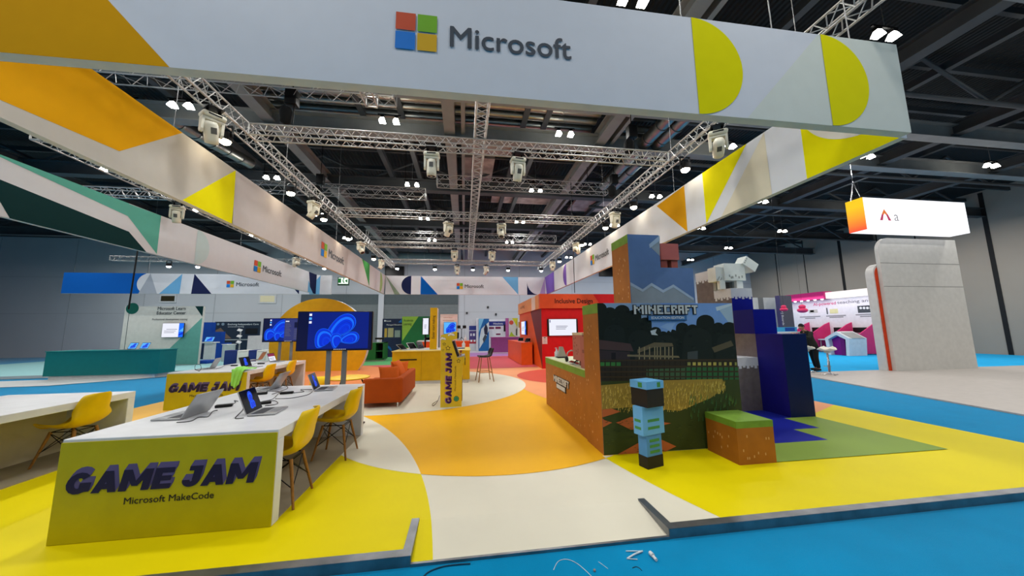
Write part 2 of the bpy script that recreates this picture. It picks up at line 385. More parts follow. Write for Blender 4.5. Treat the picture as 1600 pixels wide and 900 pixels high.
# front banner
t = thing('hanging_banner', 'big white front banner with the largest logo and two yellow half discs', 'banner', (0, BYF, ZB))
mb = MB().box(BX0, BX1, BYF, BYF+.09, ZB, ZT, FABW, {'-z': FRAMEB})
e = -.002
def fyp(x, y, k=1): return zclamp(fy(x, y, BYF+e*k))
h = ZT-ZB
for k, xq in enumerate((fy(1086, 103, BYF).x, fy(1291, 127, BYF).x)):
    c = V((xq, BYF+e*(2+k), (ZB+ZT)/2))
    if k == 1:
        mb.face([V((xq-.02-.93, BYF+e, ZB)), V((xq+1.2, BYF+e, ZB)) if xq+1.2 < BX1 else V((BX1, BYF+e, ZB)), V((BX1, BYF+e, ZT)), V((xq-.02, BYF+e, ZT))], M(206, 210, 200, **PB))
    mb.face(half(c, h/2, -math.pi/2, math.pi/2, (1, 0, 0), (0, 0, 1)), bY)
tip = fyp(265, 103)
mb.face([V((tip.x-1.35, BYF+e, ZB)), V((tip.x, BYF+e, ZB)), V((tip.x-.92, BYF+e, ZT)), V((tip.x-1.35, BYF+e, ZT))], bO)
mb.build('fabric_panel', t)
p = fy(617.2, 75.8, BYF)
mslogo(t, (p.x, BYF-.002, p.z), (1, 0, 0), (0, 0, 1), .338)
# left banner (inner face looks right)
def xpoly(mb, X, pts, m, k=1, s=1): mb.face([zclamp(fx(x, y, X+.002*k*s)) for x, y in pts], m)
t = thing('hanging_banner', 'white left banner with an orange and a yellow triangle and logo far along', 'banner', (BX0, 10, ZB))
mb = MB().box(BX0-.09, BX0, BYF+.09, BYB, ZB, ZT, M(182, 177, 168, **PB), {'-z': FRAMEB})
q = lambda y, z, k=1: V((BX0+.002*k, y, z))
a, b, c = fx(285, 208.5, BX0), fx(200, 236, BX0), fx(200, 151, BX0)
mb.face([q(a.y, ZT), q(2.72, ZT), q(2.72, 3.62), q(b.y-.1, 3.78)], bO)
xpoly(mb, BX0, [(285, 312.5), (363, 352), (368.5, 266)], bY)
a = fx(363, 352, BX0).y
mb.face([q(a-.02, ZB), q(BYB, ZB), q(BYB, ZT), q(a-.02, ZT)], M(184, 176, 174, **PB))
xpoly(mb, BX0, [(566, 396), (578, 404), (577, 448)], bGrn, 2)
y0 = fx(594, 430, BX0).y; mb.face(half((BX0+.006, y0, (ZB+ZT)/2), h/2, -math.pi/2, math.pi/2, (0, 1, 0), (0, 0, 1)), bOlive)
y1, y2, y3 = [min(v_, BYB-.03) for v_ in (fx(600, 450, BX0).y, fx(608, 440, BX0).y, fx(614, 440, BX0).y)]
mb.face([q(y1, ZB, 3), q(y2, ZB, 3), q(y2, ZT, 3)], bSlate); mb.face([q(y2, ZB, 4), q(y3, ZB, 4), q(BYB-.02, ZT, 4), q(y2, ZT, 4)], bLime)
mb.build('fabric_panel', t)
p0, p1 = fx(501, 396, BX0), fx(537, 408, BX0); S = (p1.y-p0.y)/4.5
mslogo(t, (BX0+.004, p0.y, (ZB+ZT)/2-S*.55), (0, 1, 0), (0, 0, 1), S)
# right banner (inner face looks left)
t = thing('hanging_banner', 'white right banner with yellow arch, yellow wedge and orange triangle', 'banner', (BX1, 10, ZB))
mb = MB().box(BX1, BX1+.09, BYF+.09, BYB, ZB, ZT, FABW, {'-z': FRAMEB})
qq = lambda y, z, k=1: V((BX1-.002*k, y, z))
ya = fx(1256, 240, BX1).y
mb.face([qq(ya, ZB), qq(ya, ZT), qq(BYF+.1, ZT), qq(BYF+.1, ZB)], bY)
c = ya-h*.80; mb.face([V((BX1-.005, y, z)) for y, z in [(max(c+.80*h*math.cos(a), BYF+.1), ZT-.78*h*math.sin(a)) for a in [k*math.pi/40 for k in range(41)]]], M(214, 208, 196, **PB))
xpoly(mb, BX1, [(1097, 270), (1166, 222), (1104, 352)], bY, 1, -1)
xpoly(mb, BX1, [(1193, 200), (1207, 310), (1127, 343)], bTanL, 1, -1)
xpoly(mb, BX1, [(1026, 322), (1069, 290), (1074.5, 366)], bO, 1, -1)
yv = [fx(x, 440, BX1).y for x in (866, 854)]
mb.face([qq(BYB-.02, ZT, 2), qq(yv[0], ZT, 2), qq(yv[0], ZB, 2), qq(yv[1], ZB, 2)], bPur)
y0 = fx(885, 430, BX1).y; mb.face(half((BX1-.004, y0, (ZB+ZT)/2), h/2, -math.pi/2, math.pi/2, (0, 1, 0), (0, 0, 1))[::-1], bPur)
mb.build('fabric_panel', t)
p0, p1 = fx(952, 400, BX1), fx(923, 408, BX1); S = (p1.y-p0.y)/4.5
mslogo(t, (BX1-.004, p1.y, (ZB+ZT)/2-S*.5), (0, -1, 0), (0, 0, 1), S)
# far banner
t = thing('hanging_banner', 'white far banner across the back with navy and blue shapes and logo', 'banner', (0, BYB, ZB))
mb = MB().box(BX0, BX1, BYB, BYB+.09, ZB, ZT, FABW, {'-z': FRAMEB})
fX = lambda x: fy(x, 446, BYB).x
w = lambda x, z, k=1: V((fX(x), BYB-.003*k, z))
mb.face([w(617, ZB), w(625.5, ZB), V((BX0, BYB-.003, ZT))], bGG)
mb.face(half((fX(642.4), BYB-.003, (ZB+ZT)/2), h/2, math.pi/2, 3*math.pi/2, (1, 0, 0), (0, 0, 1)), bNavy)
mb.face([w(657.3, ZB), w(684.3, ZB), w(657.3, ZT)], bBlue)
mb.face([w(785, ZT), w(809.7, ZB), w(809.7, ZT)], bSky)
mb.face([w(823.5, ZT-.25)]+[V((fX(823.5)+(fX(842)-fX(823.5))*(1-math.cos(k*math.pi/20)), BYB-.003, ZT-.25-(h-.25)*math.sin(k*math.pi/20))) for k in range(1, 11)]+[w(823.5, ZB)], bNavy)
mb.face([V((BX1, BYB-.003, ZT)), w(842.5, ZB), w(857, ZB)], bLil)
mb.build('fabric_panel', t)
p0, p1 = fX(713.6), fX(756); S = (p1-p0)/4.5
mslogo(t, (p0, BYB-.004, (ZB+ZT)/2-S*.6), (1, 0, 0), (0, 0, 1), S)
# teal stand banner, left of the aisle
TX = -7.65
t = thing('hanging_banner', 'white second left banner with teal and dark green shapes and logo', 'banner', (TX, 11, ZB))
mb = MB().box(TX-.09, TX, 3.0, BYB, ZB, ZT, FABW, {'-z': FRAMEB})
xpoly(mb, TX, [(200, 318), (252, 336), (245, 397), (200, 338)], bTeal)
xpoly(mb, TX, [(200, 361), (226, 396), (200, 388)], bDkG)
a, b = fx(200, 318, TX).y, fx(200, 361, TX)
a2 = fx(200, 338, TX); mb.face([V((TX+.0025, a+.02, ZT)), V((TX+.0025, a2.y+.02, a2.z)), V((TX+.0025, 6, ZT))], bTeal); mb.face([V((TX+.0025, b.y+.02, b.z-.01)), V((TX+.0025, b.y+.5, ZB)), V((TX+.0025, 6.6, ZB)), V((TX+.0025, 6.2, 4.15))], bDkG)
y0 = fx(306, 385, TX).y; mb.face(half((TX+.004, y0, (ZB+ZT)/2), h/2, -math.pi/2, math.pi/2, (0, 1, 0), (0, 0, 1)), bPale)
ya, yb = 17.55, BYB-.01
mb.face([V((TX+.004, ya, ZT)), V((TX+.004, ya+.2, ZB+.3)), V((TX+.004, yb-.3, ZB)), V((TX+.004, yb, ZB)), V((TX+.004, yb, ZT))], bNavy)
mb.face([V((TX+.003, ya, ZB)), V((TX+.003, yb-.3, ZB)), V((TX+.003, ya, ZB+.6))], bSky)
mb.build('fabric_panel', t)
p0, p1 = fx(397, 410, TX), fx(440, 422, TX); S = (p1.y-p0.y)/4.5
mslogo(t, (TX+.005, p0.y, (ZB+ZT)/2-S*.55), (0, 1, 0), (0, 0, 1), S)
# far left banner
LY = 18.6
t = thing('hanging_banner', 'white far left banner with blue square, grey cone and navy triangle', 'banner', (-12, LY, ZB))
LF = lambda x: fy(x, 446, LY).x
mb = MB().box(-19, LF(517.5), LY, LY+.09, ZB, ZT, FABW, {'-z': FRAMEB})
ww = lambda x, z, k=1: V((LF(x), LY-.003*k, z))
mb.face([V((-19, LY-.003, ZB)), ww(226, ZB), ww(226, ZT), V((-19, LY-.003, ZT))], bBlue)
mb.face(half((LF(232), LY-.005, (ZB+ZT)/2), h/2, 0, 2*math.pi, (1, 0, 0), (0, 0, 1))[:-1], FABW)
mb.face([ww(218, ZB, 3), ww(247, ZB, 3), ww(233, ZT, 3)], bGry)
mb.face([ww(250, ZB), ww(282, ZB), ww(283, ZT)], bSky); mb.face([ww(300, ZB), ww(332, ZB), ww(302, ZT)], bNavy)
mb.face([ww(452, ZB+.56), ww(468, ZB), ww(468, ZB+.5)], bNavy); mb.face([ww(484, ZB), ww(500, ZB), ww(500, ZT), ww(484, ZB+.35)], bSky)
mb.build('fabric_panel', t)
p0, p1 = LF(354), LF(405); S = (p1-p0)/4.5
mslogo(t, (p0, LY-.004, (ZB+ZT)/2-S*.5), (1, 0, 0), (0, 0, 1), S)
# banner suspension wires
for k, (x, y) in enumerate(((1064, 24), (1206, 46), (1327, 60))):
    p = fy(x, y, BYF+.045); p.z = ZT
    solo(MB().tube([p, p+V((-.05, 0, 4.0))], .006, WIRE, 6), 'suspension_wire', 'thin steel wire holding the front banner, %s one' % ['above the first half disc', 'middle', 'rightmost'][k], 'wire', p, 'front banner wires')
for k, (X, y) in enumerate(((BX0-.04, 5.2), (BX0-.04, 8.2), (BX0-.04, 11.5), (BX1+.04, 3.6), (BX1+.04, 6.5), (BX1+.04, 10.2))):
    p = V((X, y, ZT))
    solo(MB().tube([p, p+V((0, 0, 4.0))], .005, WIRE, 6), 'suspension_wire', 'thin steel wire above the %s side banner, %s' % (['left', 'right'][k//3], ['nearest of three', 'middle of three', 'farthest of three'][k % 3]), 'wire', p, 'side banner wires')

for k, x in enumerate((-15.5, -11.5)):
    p = V((x, LY+.045, ZT)); solo(MB().tube([p, V((x, LY+.045, 9.12))], .006, WIRE, 6), 'suspension_wire', 'thin steel wire above the far left banner, %s one' % ('left', 'right')[k], 'wire', p, 'far left banner wires')
# ================================================================== TRUSSES
def truss(name, label, p, q, w=.2, n=None, m=ALUT, rc=.0145, rl=.007, period=.28):
    p, q = V(p), V(q); L = (q-p).length; d = (q-p)/L; up = V((0, 0, 1)); s = d.cross(up).normalized()
    if abs(d.z) > .9: s = V((1, 0, 0)); up = V((0, 1, 0))
    t = thing(name, label, 'truss', p)
    cs = [(-.5, 0), (.5, 0), (.5, 1), (-.5, 1)]
    off = [s*(a*w)+up*(b*w) for a, b in cs]
    for o in off: MB().tube([p+o, q+o], rc, m, 8).build('chord', t)
    mb = MB(); N = max(2, int(L/period)); st = L/N
    for i in range(N):
        for a, b in ((0, 1), (1, 2), (2, 3), (3, 0)):
            x0, x1, x2 = p+d*(i*st)+off[a], p+d*((i+.5)*st)+off[b], p+d*((i+1)*st)+off[a]
            mb.tube([x0, x1], rl, m, 5, cap=False).tube([x1, x2], rl, m, 5, cap=False)
    mb.build('lacing', t)
    if name == 'hall_truss':
        for f in (.12, .88): MB().tube([p+d*(L*f)+up*w, V(((p+d*(L*f)).x, (p+d*(L*f)).y, 9.12))], .01, BLACKM, 6).build('hanger', t)
    for e_ in (p, q):
        mb = MB()
        for a, b in ((0, 1), (1, 2), (2, 3), (3, 0)): mb.tube([e_+off[a], e_+off[b]], rc, m, 6)
        mb.build('end_frame', t)
    return t
TZ = 4.92
TLX, TRX, TCX = -3.78, 4.2, .27
truss('lighting_truss', 'silver lighting truss running back along the left banner', (TLX, 1.6, TZ), (TLX, 18.2, TZ))
truss('lighting_truss', 'silver lighting truss running back along the right banner', (TRX, 1.6, TZ), (TRX, 18.2, TZ))
truss('lighting_truss', 'silver lighting truss down the middle of the stand', (TCX, 2.9, TZ+.22), (TCX, 17.1, TZ+.22))
CRY = (5.98, 9.95, 13.6, 16.95)
for k, y in enumerate(CRY):
    truss('lighting_truss', ['silver cross truss nearest the front, with two moving heads', 'second silver cross truss from the front', 'third silver cross truss from the front', 'rear silver cross truss in front of the far banner'][k], (TLX+.11, y, TZ), (TRX-.11, y, TZ))
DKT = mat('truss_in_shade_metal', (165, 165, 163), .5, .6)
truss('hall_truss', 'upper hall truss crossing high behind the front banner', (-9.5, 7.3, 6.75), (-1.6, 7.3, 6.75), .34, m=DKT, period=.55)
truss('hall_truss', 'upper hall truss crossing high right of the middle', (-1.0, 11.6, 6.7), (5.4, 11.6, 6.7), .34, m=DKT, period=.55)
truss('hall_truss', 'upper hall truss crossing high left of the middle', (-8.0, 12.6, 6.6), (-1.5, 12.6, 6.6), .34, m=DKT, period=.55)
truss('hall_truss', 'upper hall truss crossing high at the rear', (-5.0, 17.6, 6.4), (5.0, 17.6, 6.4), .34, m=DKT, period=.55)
truss('lighting_truss', 'short bright truss running toward the front, left of the middle', (-1.75, 4.2, 5.75), (-1.75, 6.1, 5.75), m=ALUT)
truss('lighting_truss', 'silver truss above the second left banner', (-7.35, 6.5, TZ), (-7.35, 18.0, TZ))
truss('lighting_truss', 'silver cross truss over the teal stand, nearest one', (-14.5, 9.4, TZ+.1), (-7.6, 9.4, TZ+.1))
truss('lighting_truss', 'silver cross truss over the teal stand, rear one', (-16, 17.4, TZ), (-6.0, 17.4, TZ))
# ================================================================== MOVING HEADS
HW = mat('moving_head_white', (222, 218, 200), .4)
def moving_head():
    t = thing('moving_head_light', '', 'stage light')
    MB().rbox(-.145, .145, -.105, .105, -.15, -.075, HW, .034, 4).box(-.08, .08, -.108, -.104, -.125, -.1, BLACK).build('base', t, world=False)
    for s in (-1, 1): MB().tube([(s*.075, 0, -.08), (s*.075, 0, .01)], .022, BLACKM, 8).build('clamp', t, world=False)
    MB().box(-.1, .1, -.115, .115, -.002, .014, BLACKM).build('mounting_plate', t, world=False)
    mb = MB().rbox(-.13, .13, -.065, .065, -.195, -.155, HW, .016)
    for s in (-1, 1): mb.prism([(s*.1, -.06, -.16), (s*.1, .06, -.16), (s*.1, .05, -.36), (s*.1, .02, -.395), (s*.1, -.02, -.395), (s*.1, -.05, -.36)], (s*.035, 0, 0), HW)
    mb.build('yoke', t, world=False)
    mb = MB().lathe([(.03, .15), (.068, .142), (.086, .1), (.09, 0), (.088, -.1), (.082, -.17), (.072, -.17)], HW, 20)
    mb.box(-.035, .035, -.094, -.084, -.02, .07, M(90, 90, 88)).box(-.03, .03, .084, .094, -.02, .07, M(90, 90, 88))
    hd = mb.build('head', t, world=False); hd.location = (0, 0, -.345)
    ln = MB().lathe([(.0, -.165), (.045, -.175), (.072, -.17)], mat('lens_dark', (40, 42, 46), .1), 20).build('lens', hd, world=False)
    return t
mh = moving_head()
HEADS = [(TLX, 5.25, 'left truss, nearest the camera', .9, (25, -15)), (TLX, 8.7, 'left truss, second from the front', 1.2, (25, 15)), (TLX, 12.6, 'left truss, third from the front', 1.0, (-35, 0)), (TLX, 15.7, 'left truss, farthest', 1.2, (20, 20)),
         (TRX, 4.7, 'right truss, nearest the camera', -.6, (62, 0)), (TRX, 8.6, 'right truss, second from the front', .2, (20, 0)), (TRX, 11.9, 'right truss, third from the front', -.9, (55, 0)), (TRX, 15.4, 'right truss, farthest', -.2, (25, 0)),
         (-.62, CRY[0], 'nearest cross truss, left one', 0, (5, 0)), (1.0, CRY[0], 'nearest cross truss, right one', .15, (28, 0)), (-.5, CRY[1], 'second cross truss, left one', .6, (35, 0)), (1.12, CRY[1], 'second cross truss, right one', -.2, (-25, 0)),
         (-.42, CRY[2], 'third cross truss, left one', 0, (20, 0)), (1.12, CRY[2], 'third cross truss, right one', .2, (-8, 0)), (-.38, CRY[3], 'rear cross truss, left one', 0, (0, 0)), (1.1, CRY[3], 'rear cross truss, right one', .9, (45, 0)),
         (-7.35, 9.4, 'teal stand truss, nearer one', .4, (20, 0)), (-7.35, 15.6, 'teal stand truss, farther one', .9, (65, 0))]
for k, (x, y, lb, rz, (a, b)) in enumerate(HEADS):
    o = mh if k == 0 else dup(mh, (x, y, TZ), rz)
    o.location = (x, y, TZ-.02); o.rotation_euler = (0, 0, rz)
    o['label'] = 'white moving head light hanging from the '+lb; o['group'] = 'moving head lights on the trusses'
    for c in o.children:
        if c.name.startswith('head'): c.rotation_euler = (R(a), R(b), 0)
# ================================================================== FLOODLIGHTS
LAMP = mat('flood_lens', (255, 236, 200), emit=40)
LAMPC = mat('flood_lens_cool', (236, 244, 255), emit=40)
def flood(m):
    t = thing('floodlight', '', 'spotlight')
    MB().rbox(-.085, .085, -.06, .06, -.12, .02, BLACKM, .012, 2).build('housing', t)
    mb = MB()
    for s in (-1, 1): mb.box(s*.1-.006, s*.1+.006, -.02, .02, -.05, .13, BLACKM)
    mb.box(-.106, .106, -.02, .02, .12, .14, BLACKM).build('bracket', t)
    MB().lathe([(.082, -.12), (.074, -.15), (.048, -.172), (0, -.18)], m, 16).build('lens', t)
    return t
fl = flood(LAMP); fc = flood(LAMPC)
ORD = ('nearest', 'second nearest', 'third nearest', 'fourth nearest', 'farthest')
spots = [(TLX-.11, y, ORD[k], 'left truss', fl) for k, y in enumerate((5.7, 7.8, 9.6, 11.6, 14.8))]+[(TRX+.11, y, ORD[k], 'right truss', fl) for k, y in enumerate((5.7, 7.75, 9.5, 11.6, 14.6))]
spots += [(x, CRY[3]+.1, ('leftmost', 'second from left', 'middle', 'second from right', 'rightmost')[k], 'rear cross truss', fc) for k, x in enumerate((-3.35, -1.5, .42, 2.25, 4.02))]
spots += [(-13.6, 17.3, 'leftmost', 'rear teal stand truss', fc), (-12.4, 17.3, 'second from left', 'rear teal stand truss', fc), (fy(508, 417, 17.4).x, 17.3, 'rightmost', 'rear teal stand truss', fc)]
used = set()
for x, y, o_, tr, pr in spots:
    if pr not in used: used.add(pr); o = pr; o.location = (x, y, 4.79)
    else: o = dup(pr, (x, y, 4.79))
    o['label'] = 'small bright floodlight on the %s, %s' % (tr, o_); o['group'] = 'floodlights on the '+tr
    ld = bpy.data.lights.new('floodlight_beam', 'SPOT'); ld.energy = FLOOD_W; ld.spot_size = R(84); ld.spot_blend = .8; ld.shadow_soft_size = .05
    ld.color = (1, .93, .82) if pr is fl else (.95, .97, 1)
    lo = bpy.data.objects.new('floodlight_beam', ld); COL.objects.link(lo); lo.location = (x, y, 4.66)
    tgt = V((x*.25, y-.3, 0)); lo.rotation_euler = (tgt-V((x, y, 4.66))).to_track_quat('-Z', 'Y').to_euler()
# ================================================================== HIGH BAYS
HB = mat('high_bay_diffuser', (255, 252, 240), emit=30)
def bay():
    t = thing('high_bay_lamp', '', 'ceiling light')
    MB().box(-.32, .32, -.02, .02, .2, .24, BLACKM).build('crossbar', t)
    MB().tube([(0, 0, .24), (0, 0, 1.66)], .008, WIRE, 6).build('rod', t)
    for s in (-1, 1):
        hs = MB().prism([(s*.19-.05, -.05, .2), (s*.19+.05, -.05, .2), (s*.19+.05, .05, .2), (s*.19-.05, .05, .2)], (0, 0, -.08), BLACKM).build('lamp_housing', t)
        a, b = .045, .085
        MB().add([(s*.19-a, -a, .12), (s*.19+a, -a, .12), (s*.19+a, a, .12), (s*.19-a, a, .12), (s*.19-b, -b, 0), (s*.19+b, -b, 0), (s*.19+b, b, 0), (s*.19-b, b, 0)], [(0, 1, 5, 4), (1, 2, 6, 5), (2, 3, 7, 6), (3, 0, 4, 7), (7, 6, 5, 4), (0, 3, 2, 1)], HB).build('diffuser', hs)
    return t
hb = bay(); first = True
COLN = ('ninth', 'eighth', 'outermost left', 'far left', 'left', 'middle', 'right', 'far right', 'outermost right', 'tenth')
ROWN = {5.0: 'row just behind the front banner', 9.2: 'second row', 13.4: 'third row', 17.6: 'fourth row', 21.9: 'fifth row', 26.2: 'last row'}
for i, bx in enumerate(BAY_X):
    for by in BAY_Y:
        if i in (0, 1, 9) or by < 4 or (by > 22 and i < 6): continue
        o = hb if first else dup(hb, (bx, by, BAY_Z)); first = False; o.location = (bx, by, BAY_Z)
        o['label'] = 'twin high bay ceiling lamp, %s column, %s' % (COLN[i], ROWN[by]); o['group'] = 'twin high bay lamps under the roof'
# ================================================================== HOISTS, EXIT SIGN
def hoist(x, y, z, lb):
    t = thing('chain_hoist', lb, 'hoist', (x, y, z))
    MB().rbox(x-.12, x+.12, y-.1, y+.1, z+.35, z+.7, BLACKM, .02).build('motor', t)
    MB().lathe([(.02, 0), (.11, .03), (.13, .3), (.1, .38)], M(10, 10, 11, .9), 14, (x-.1, y, z-.1)).build('chain_bag', t)
    MB().tube([(x, y, z+.7), (x, y, 9.12)], .012, BLACKM, 6).tube([(x+.05, y, z+.4), (x+.05, y, z-.3)], .012, BLACKM, 6).build('chain', t)
p = fz(455, 175, 6.4); hoist(p.x, p.y, 6.2, 'black chain hoist with bag left of the middle beams')
p = fz(988, 225, 6.4); hoist(p.x, p.y, 6.2, 'black chain hoist with bag right of the middle beams')
p = fz(500, 295, 6.4); hoist(p.x, p.y, 6.2, 'black chain hoist behind the left truss')
p = fz(960, 295, 6.4); hoist(p.x, p.y, 6.2, 'black chain hoist in front of the right truss')
a = fy(528, 433, 27); b = fy(545, 446, 27)
t = thing('exit_sign', 'green lit running man exit sign hanging beyond the left banner', 'sign', ((a.x+b.x)/2, 27, b.z))
MB().box(a.x, b.x, 27, 27.1, b.z, a.z, M(30, 60, 40)).tube([((a.x+b.x)/2, 27.05, a.z), ((a.x+b.x)/2, 27.05, 9.1)], .02, WIRE, 6).build('casing', t)
mb = MB().box(a.x+.06, b.x-.06, 26.985, 27, b.z+.12, a.z-.05, mat('exit_panel', (236, 255, 238), emit=1.2))
GE = mat('exit_green', (20, 130, 50), emit=.6); cx = (a.x+b.x)/2; cz = (a.z+b.z)/2+.03
mb.box(cx-.38, cx-.16, 26.97, 26.985, cz-.16, cz+.18, GE).prism([(cx+.12, 26.975, cz), (cx+.3, 26.975, cz+.14), (cx+.3, 26.975, cz-.14)], (0, -.01, 0), GE).tube([(cx, 26.975, cz+.12), (cx-.02, 26.975, cz-.02), (cx+.07, 26.975, cz-.15)], .035, GE, 6).lathe([(.0, -.005), (.05, 0), (.0, .005)], GE, 10, (cx+.03, 26.975, cz+.18), (0, 1, 0))
mb.build('lit_face', t)
# ================================================================== SCREENS
EB = [mat('screen_blue_%s' % n, c, emit=s) for n, c, s in (('deep', (6, 14, 62), .8), ('navy', (4, 30, 130), .9), ('royal', (0, 50, 220), 1.0), ('bright', (20, 110, 255), 1.0), ('sky', (90, 180, 255), 1.0))]
EW = mat('screen_white', (238, 240, 252), emit=1.0); EGREY = mat('screen_slate', (60, 66, 130), emit=.7); EK = mat('screen_off', (6, 7, 10), .12)
ETXT = mat('screen_text', (120, 120, 150), emit=.6); EPINK = mat('screen_pink', (150, 40, 80), emit=.8)
def art(mb, o, rt, up, w, h, kind='swirl', L=.0006):
    o, rt, up = V(o), V(rt).normalized(), V(up).normalized(); nn = rt.cross(up)
    P = lambda x, y, k: o+rt*(x*w)+up*(y*h)+nn*(L*k)
    def q(x0, x1, y0, y1, m, k): mb.face([P(x0, y0, k), P(x1, y0, k), P(x1, y1, k), P(x0, y1, k)], m)
    if kind in ('swirl', 'menu', 'laptop', 'light'):
        q(-.5, .5, -.5, .5, {'laptop': EK, 'light': EB[4]}.get(kind, EB[0]), 1)
        if kind == 'swirl': q(-.36, .46, -.47, .5, EB[1], 1.5)
        if kind == 'menu': q(-.36, .46, -.47, .5, EB[1], 1.5)
        k = 2; asp = h/w; ox = -.2 if kind == 'menu' else 0
        fans = (((.07, .10), 38, .44, .235, 7, (.012, -.018)), ((-.16, -.2), 62, .27, .2, 6, (.012, -.02)), ((.2, -.2), 12, .26, .15, 5, (.0, -.012)), ((.02, -.26), 84, .2, .13, 4, (.008, -.012)))
        if kind == 'laptop': fans = (((.0, .12), 70, .34, .2, 6, (.004, -.02)), ((-.03, -.22), 40, .24, .2, 5, (.01, -.012)), ((.1, -.2), 100, .2, .12, 4, (0, -.01)))
        for (cx, cy), ang, la_, lb2, nl, (dx, dy) in fans:
            ca, sa = math.cos(R(ang)), math.sin(R(ang))
            for j in range(nl):
                for sc_, m in ((1, EB[3] if j % 2 == 0 else EB[1]), (.965, EB[2] if j % 2 == 0 else EB[3] if j % 3 == 1 else EB[2])):
                    s = (1-.15*j)*sc_; pts = []
                    for t in range(36):
                        a = 2*math.pi*t/36; px, py = la_*s*math.cos(a), lb2*s*math.sin(a)*(1+.35*math.cos(a))
                        yy = cy+dy*j+sa*px+ca*py
                        pts.append(P(cx+ox+dx*j+(ca*px-sa*py)*asp, max(-.47 if kind != 'laptop' else -.5, min(.5, yy)), k))
                    mb.face(pts, m); k += .5
        k += 1
        if kind in ('swirl', 'menu'):
            q(-.36, .46, -.5, -.47, EB[0], k)
            for i in range(7): q(.0+i*.025, .012+i*.025, -.493, -.478, EW, k+1)
            for i, m in enumerate((EW, EB[4], EW)): q(-.35, -.315, .40-i*.1, .46-i*.1, m, k)
        if kind == 'menu':
            q(-.02, .5, -.47, .48, EGREY, k); q(.2, .46, .1, .34, EB[0], k+1); q(.34, .46, .12, .3, EB[3], k+2)
            for i in range(9): q(.0, .09+.02*(i % 3), .3-i*.07, .32-i*.07, ETXT, k+1)
            for i in range(6): q(.2, .36+.03*(i % 2), 0-i*.075, .02-i*.075, ETXT, k+1)
            q(.0, .08, .36, .4, EW, k+1)
    elif kind == 'doc':
        q(-.5, .5, -.5, .5, EW, 1)
        for i in range(3): q(-.25, .18-.04*i, .06-i*.09, .09-i*.09, ETXT, 2)
        q(-.48, -.45, .3, .46, EGREY, 2)
    elif kind == 'slide':
        q(-.5, .5, -.5, .5, EW, 1); q(.28, .5, -.5, .5, EB[3], 2)
        mb.face([P(.28, -.1, 3), P(.5, -.1, 3), P(.5, .2, 3)], EB[4]); mb.face([P(.3, -.4, 3), P(.5, -.3, 3), P(.5, -.12, 3), P(.28, -.3, 3)], EB[2])
        for i in range(3): q(-.4+.1*(i == 0), .2-.06*i, .05-i*.12, .08-i*.12, ETXT, 2)
    elif kind == 'page':
        q(-.5, .5, -.5, .5, EW, 1); q(-.5, .5, .12, .5, EPINK, 2)
        for i in range(3): q(-.4, .3, -.1-i*.12, -.06-i*.12, ETXT, 2)
    elif kind == 'off': q(-.5, .5, -.5, .5, EK, 1)
    return mb
def tv(name, label, cx, cy, z0, z1, w, kind, rz=0, stand=None, wall=False, cat='television', depth=.06, inset=.015):
    t = thing(name, label, cat, (cx, cy, 0 if stand else z0), rz)
    b = 0 if not stand else z0; h = z1-z0
    MB().rbox(-w/2, w/2, 0, depth, b, b+h, BLACK, .012, 2).build('casing', t, world=False)
    art(MB(), (0, -.001, b+h/2), (1, 0, 0), (0, 0, 1), w-2*inset, h-.03, kind).build('screen', t, world=False)
    if stand:
        for s in stand: MB().box(s-.035, s+.035, depth, depth+.04, .02, b+h*.6, mat('stand_post_grey', (140, 142, 140), .4, .6)).build('post', t, world=False)
        MB().rbox(min(stand)-.25, max(stand)+.25, -.06, .5, 0, .025, BLACKM, .008, 2).build('base', t, world=False)
    if wall: MB().box(-w*.25, w*.25, depth, depth+wall, b+h*.3, b+h*.7, BLACKM).build('wall_bracket', t, world=False)
    return t
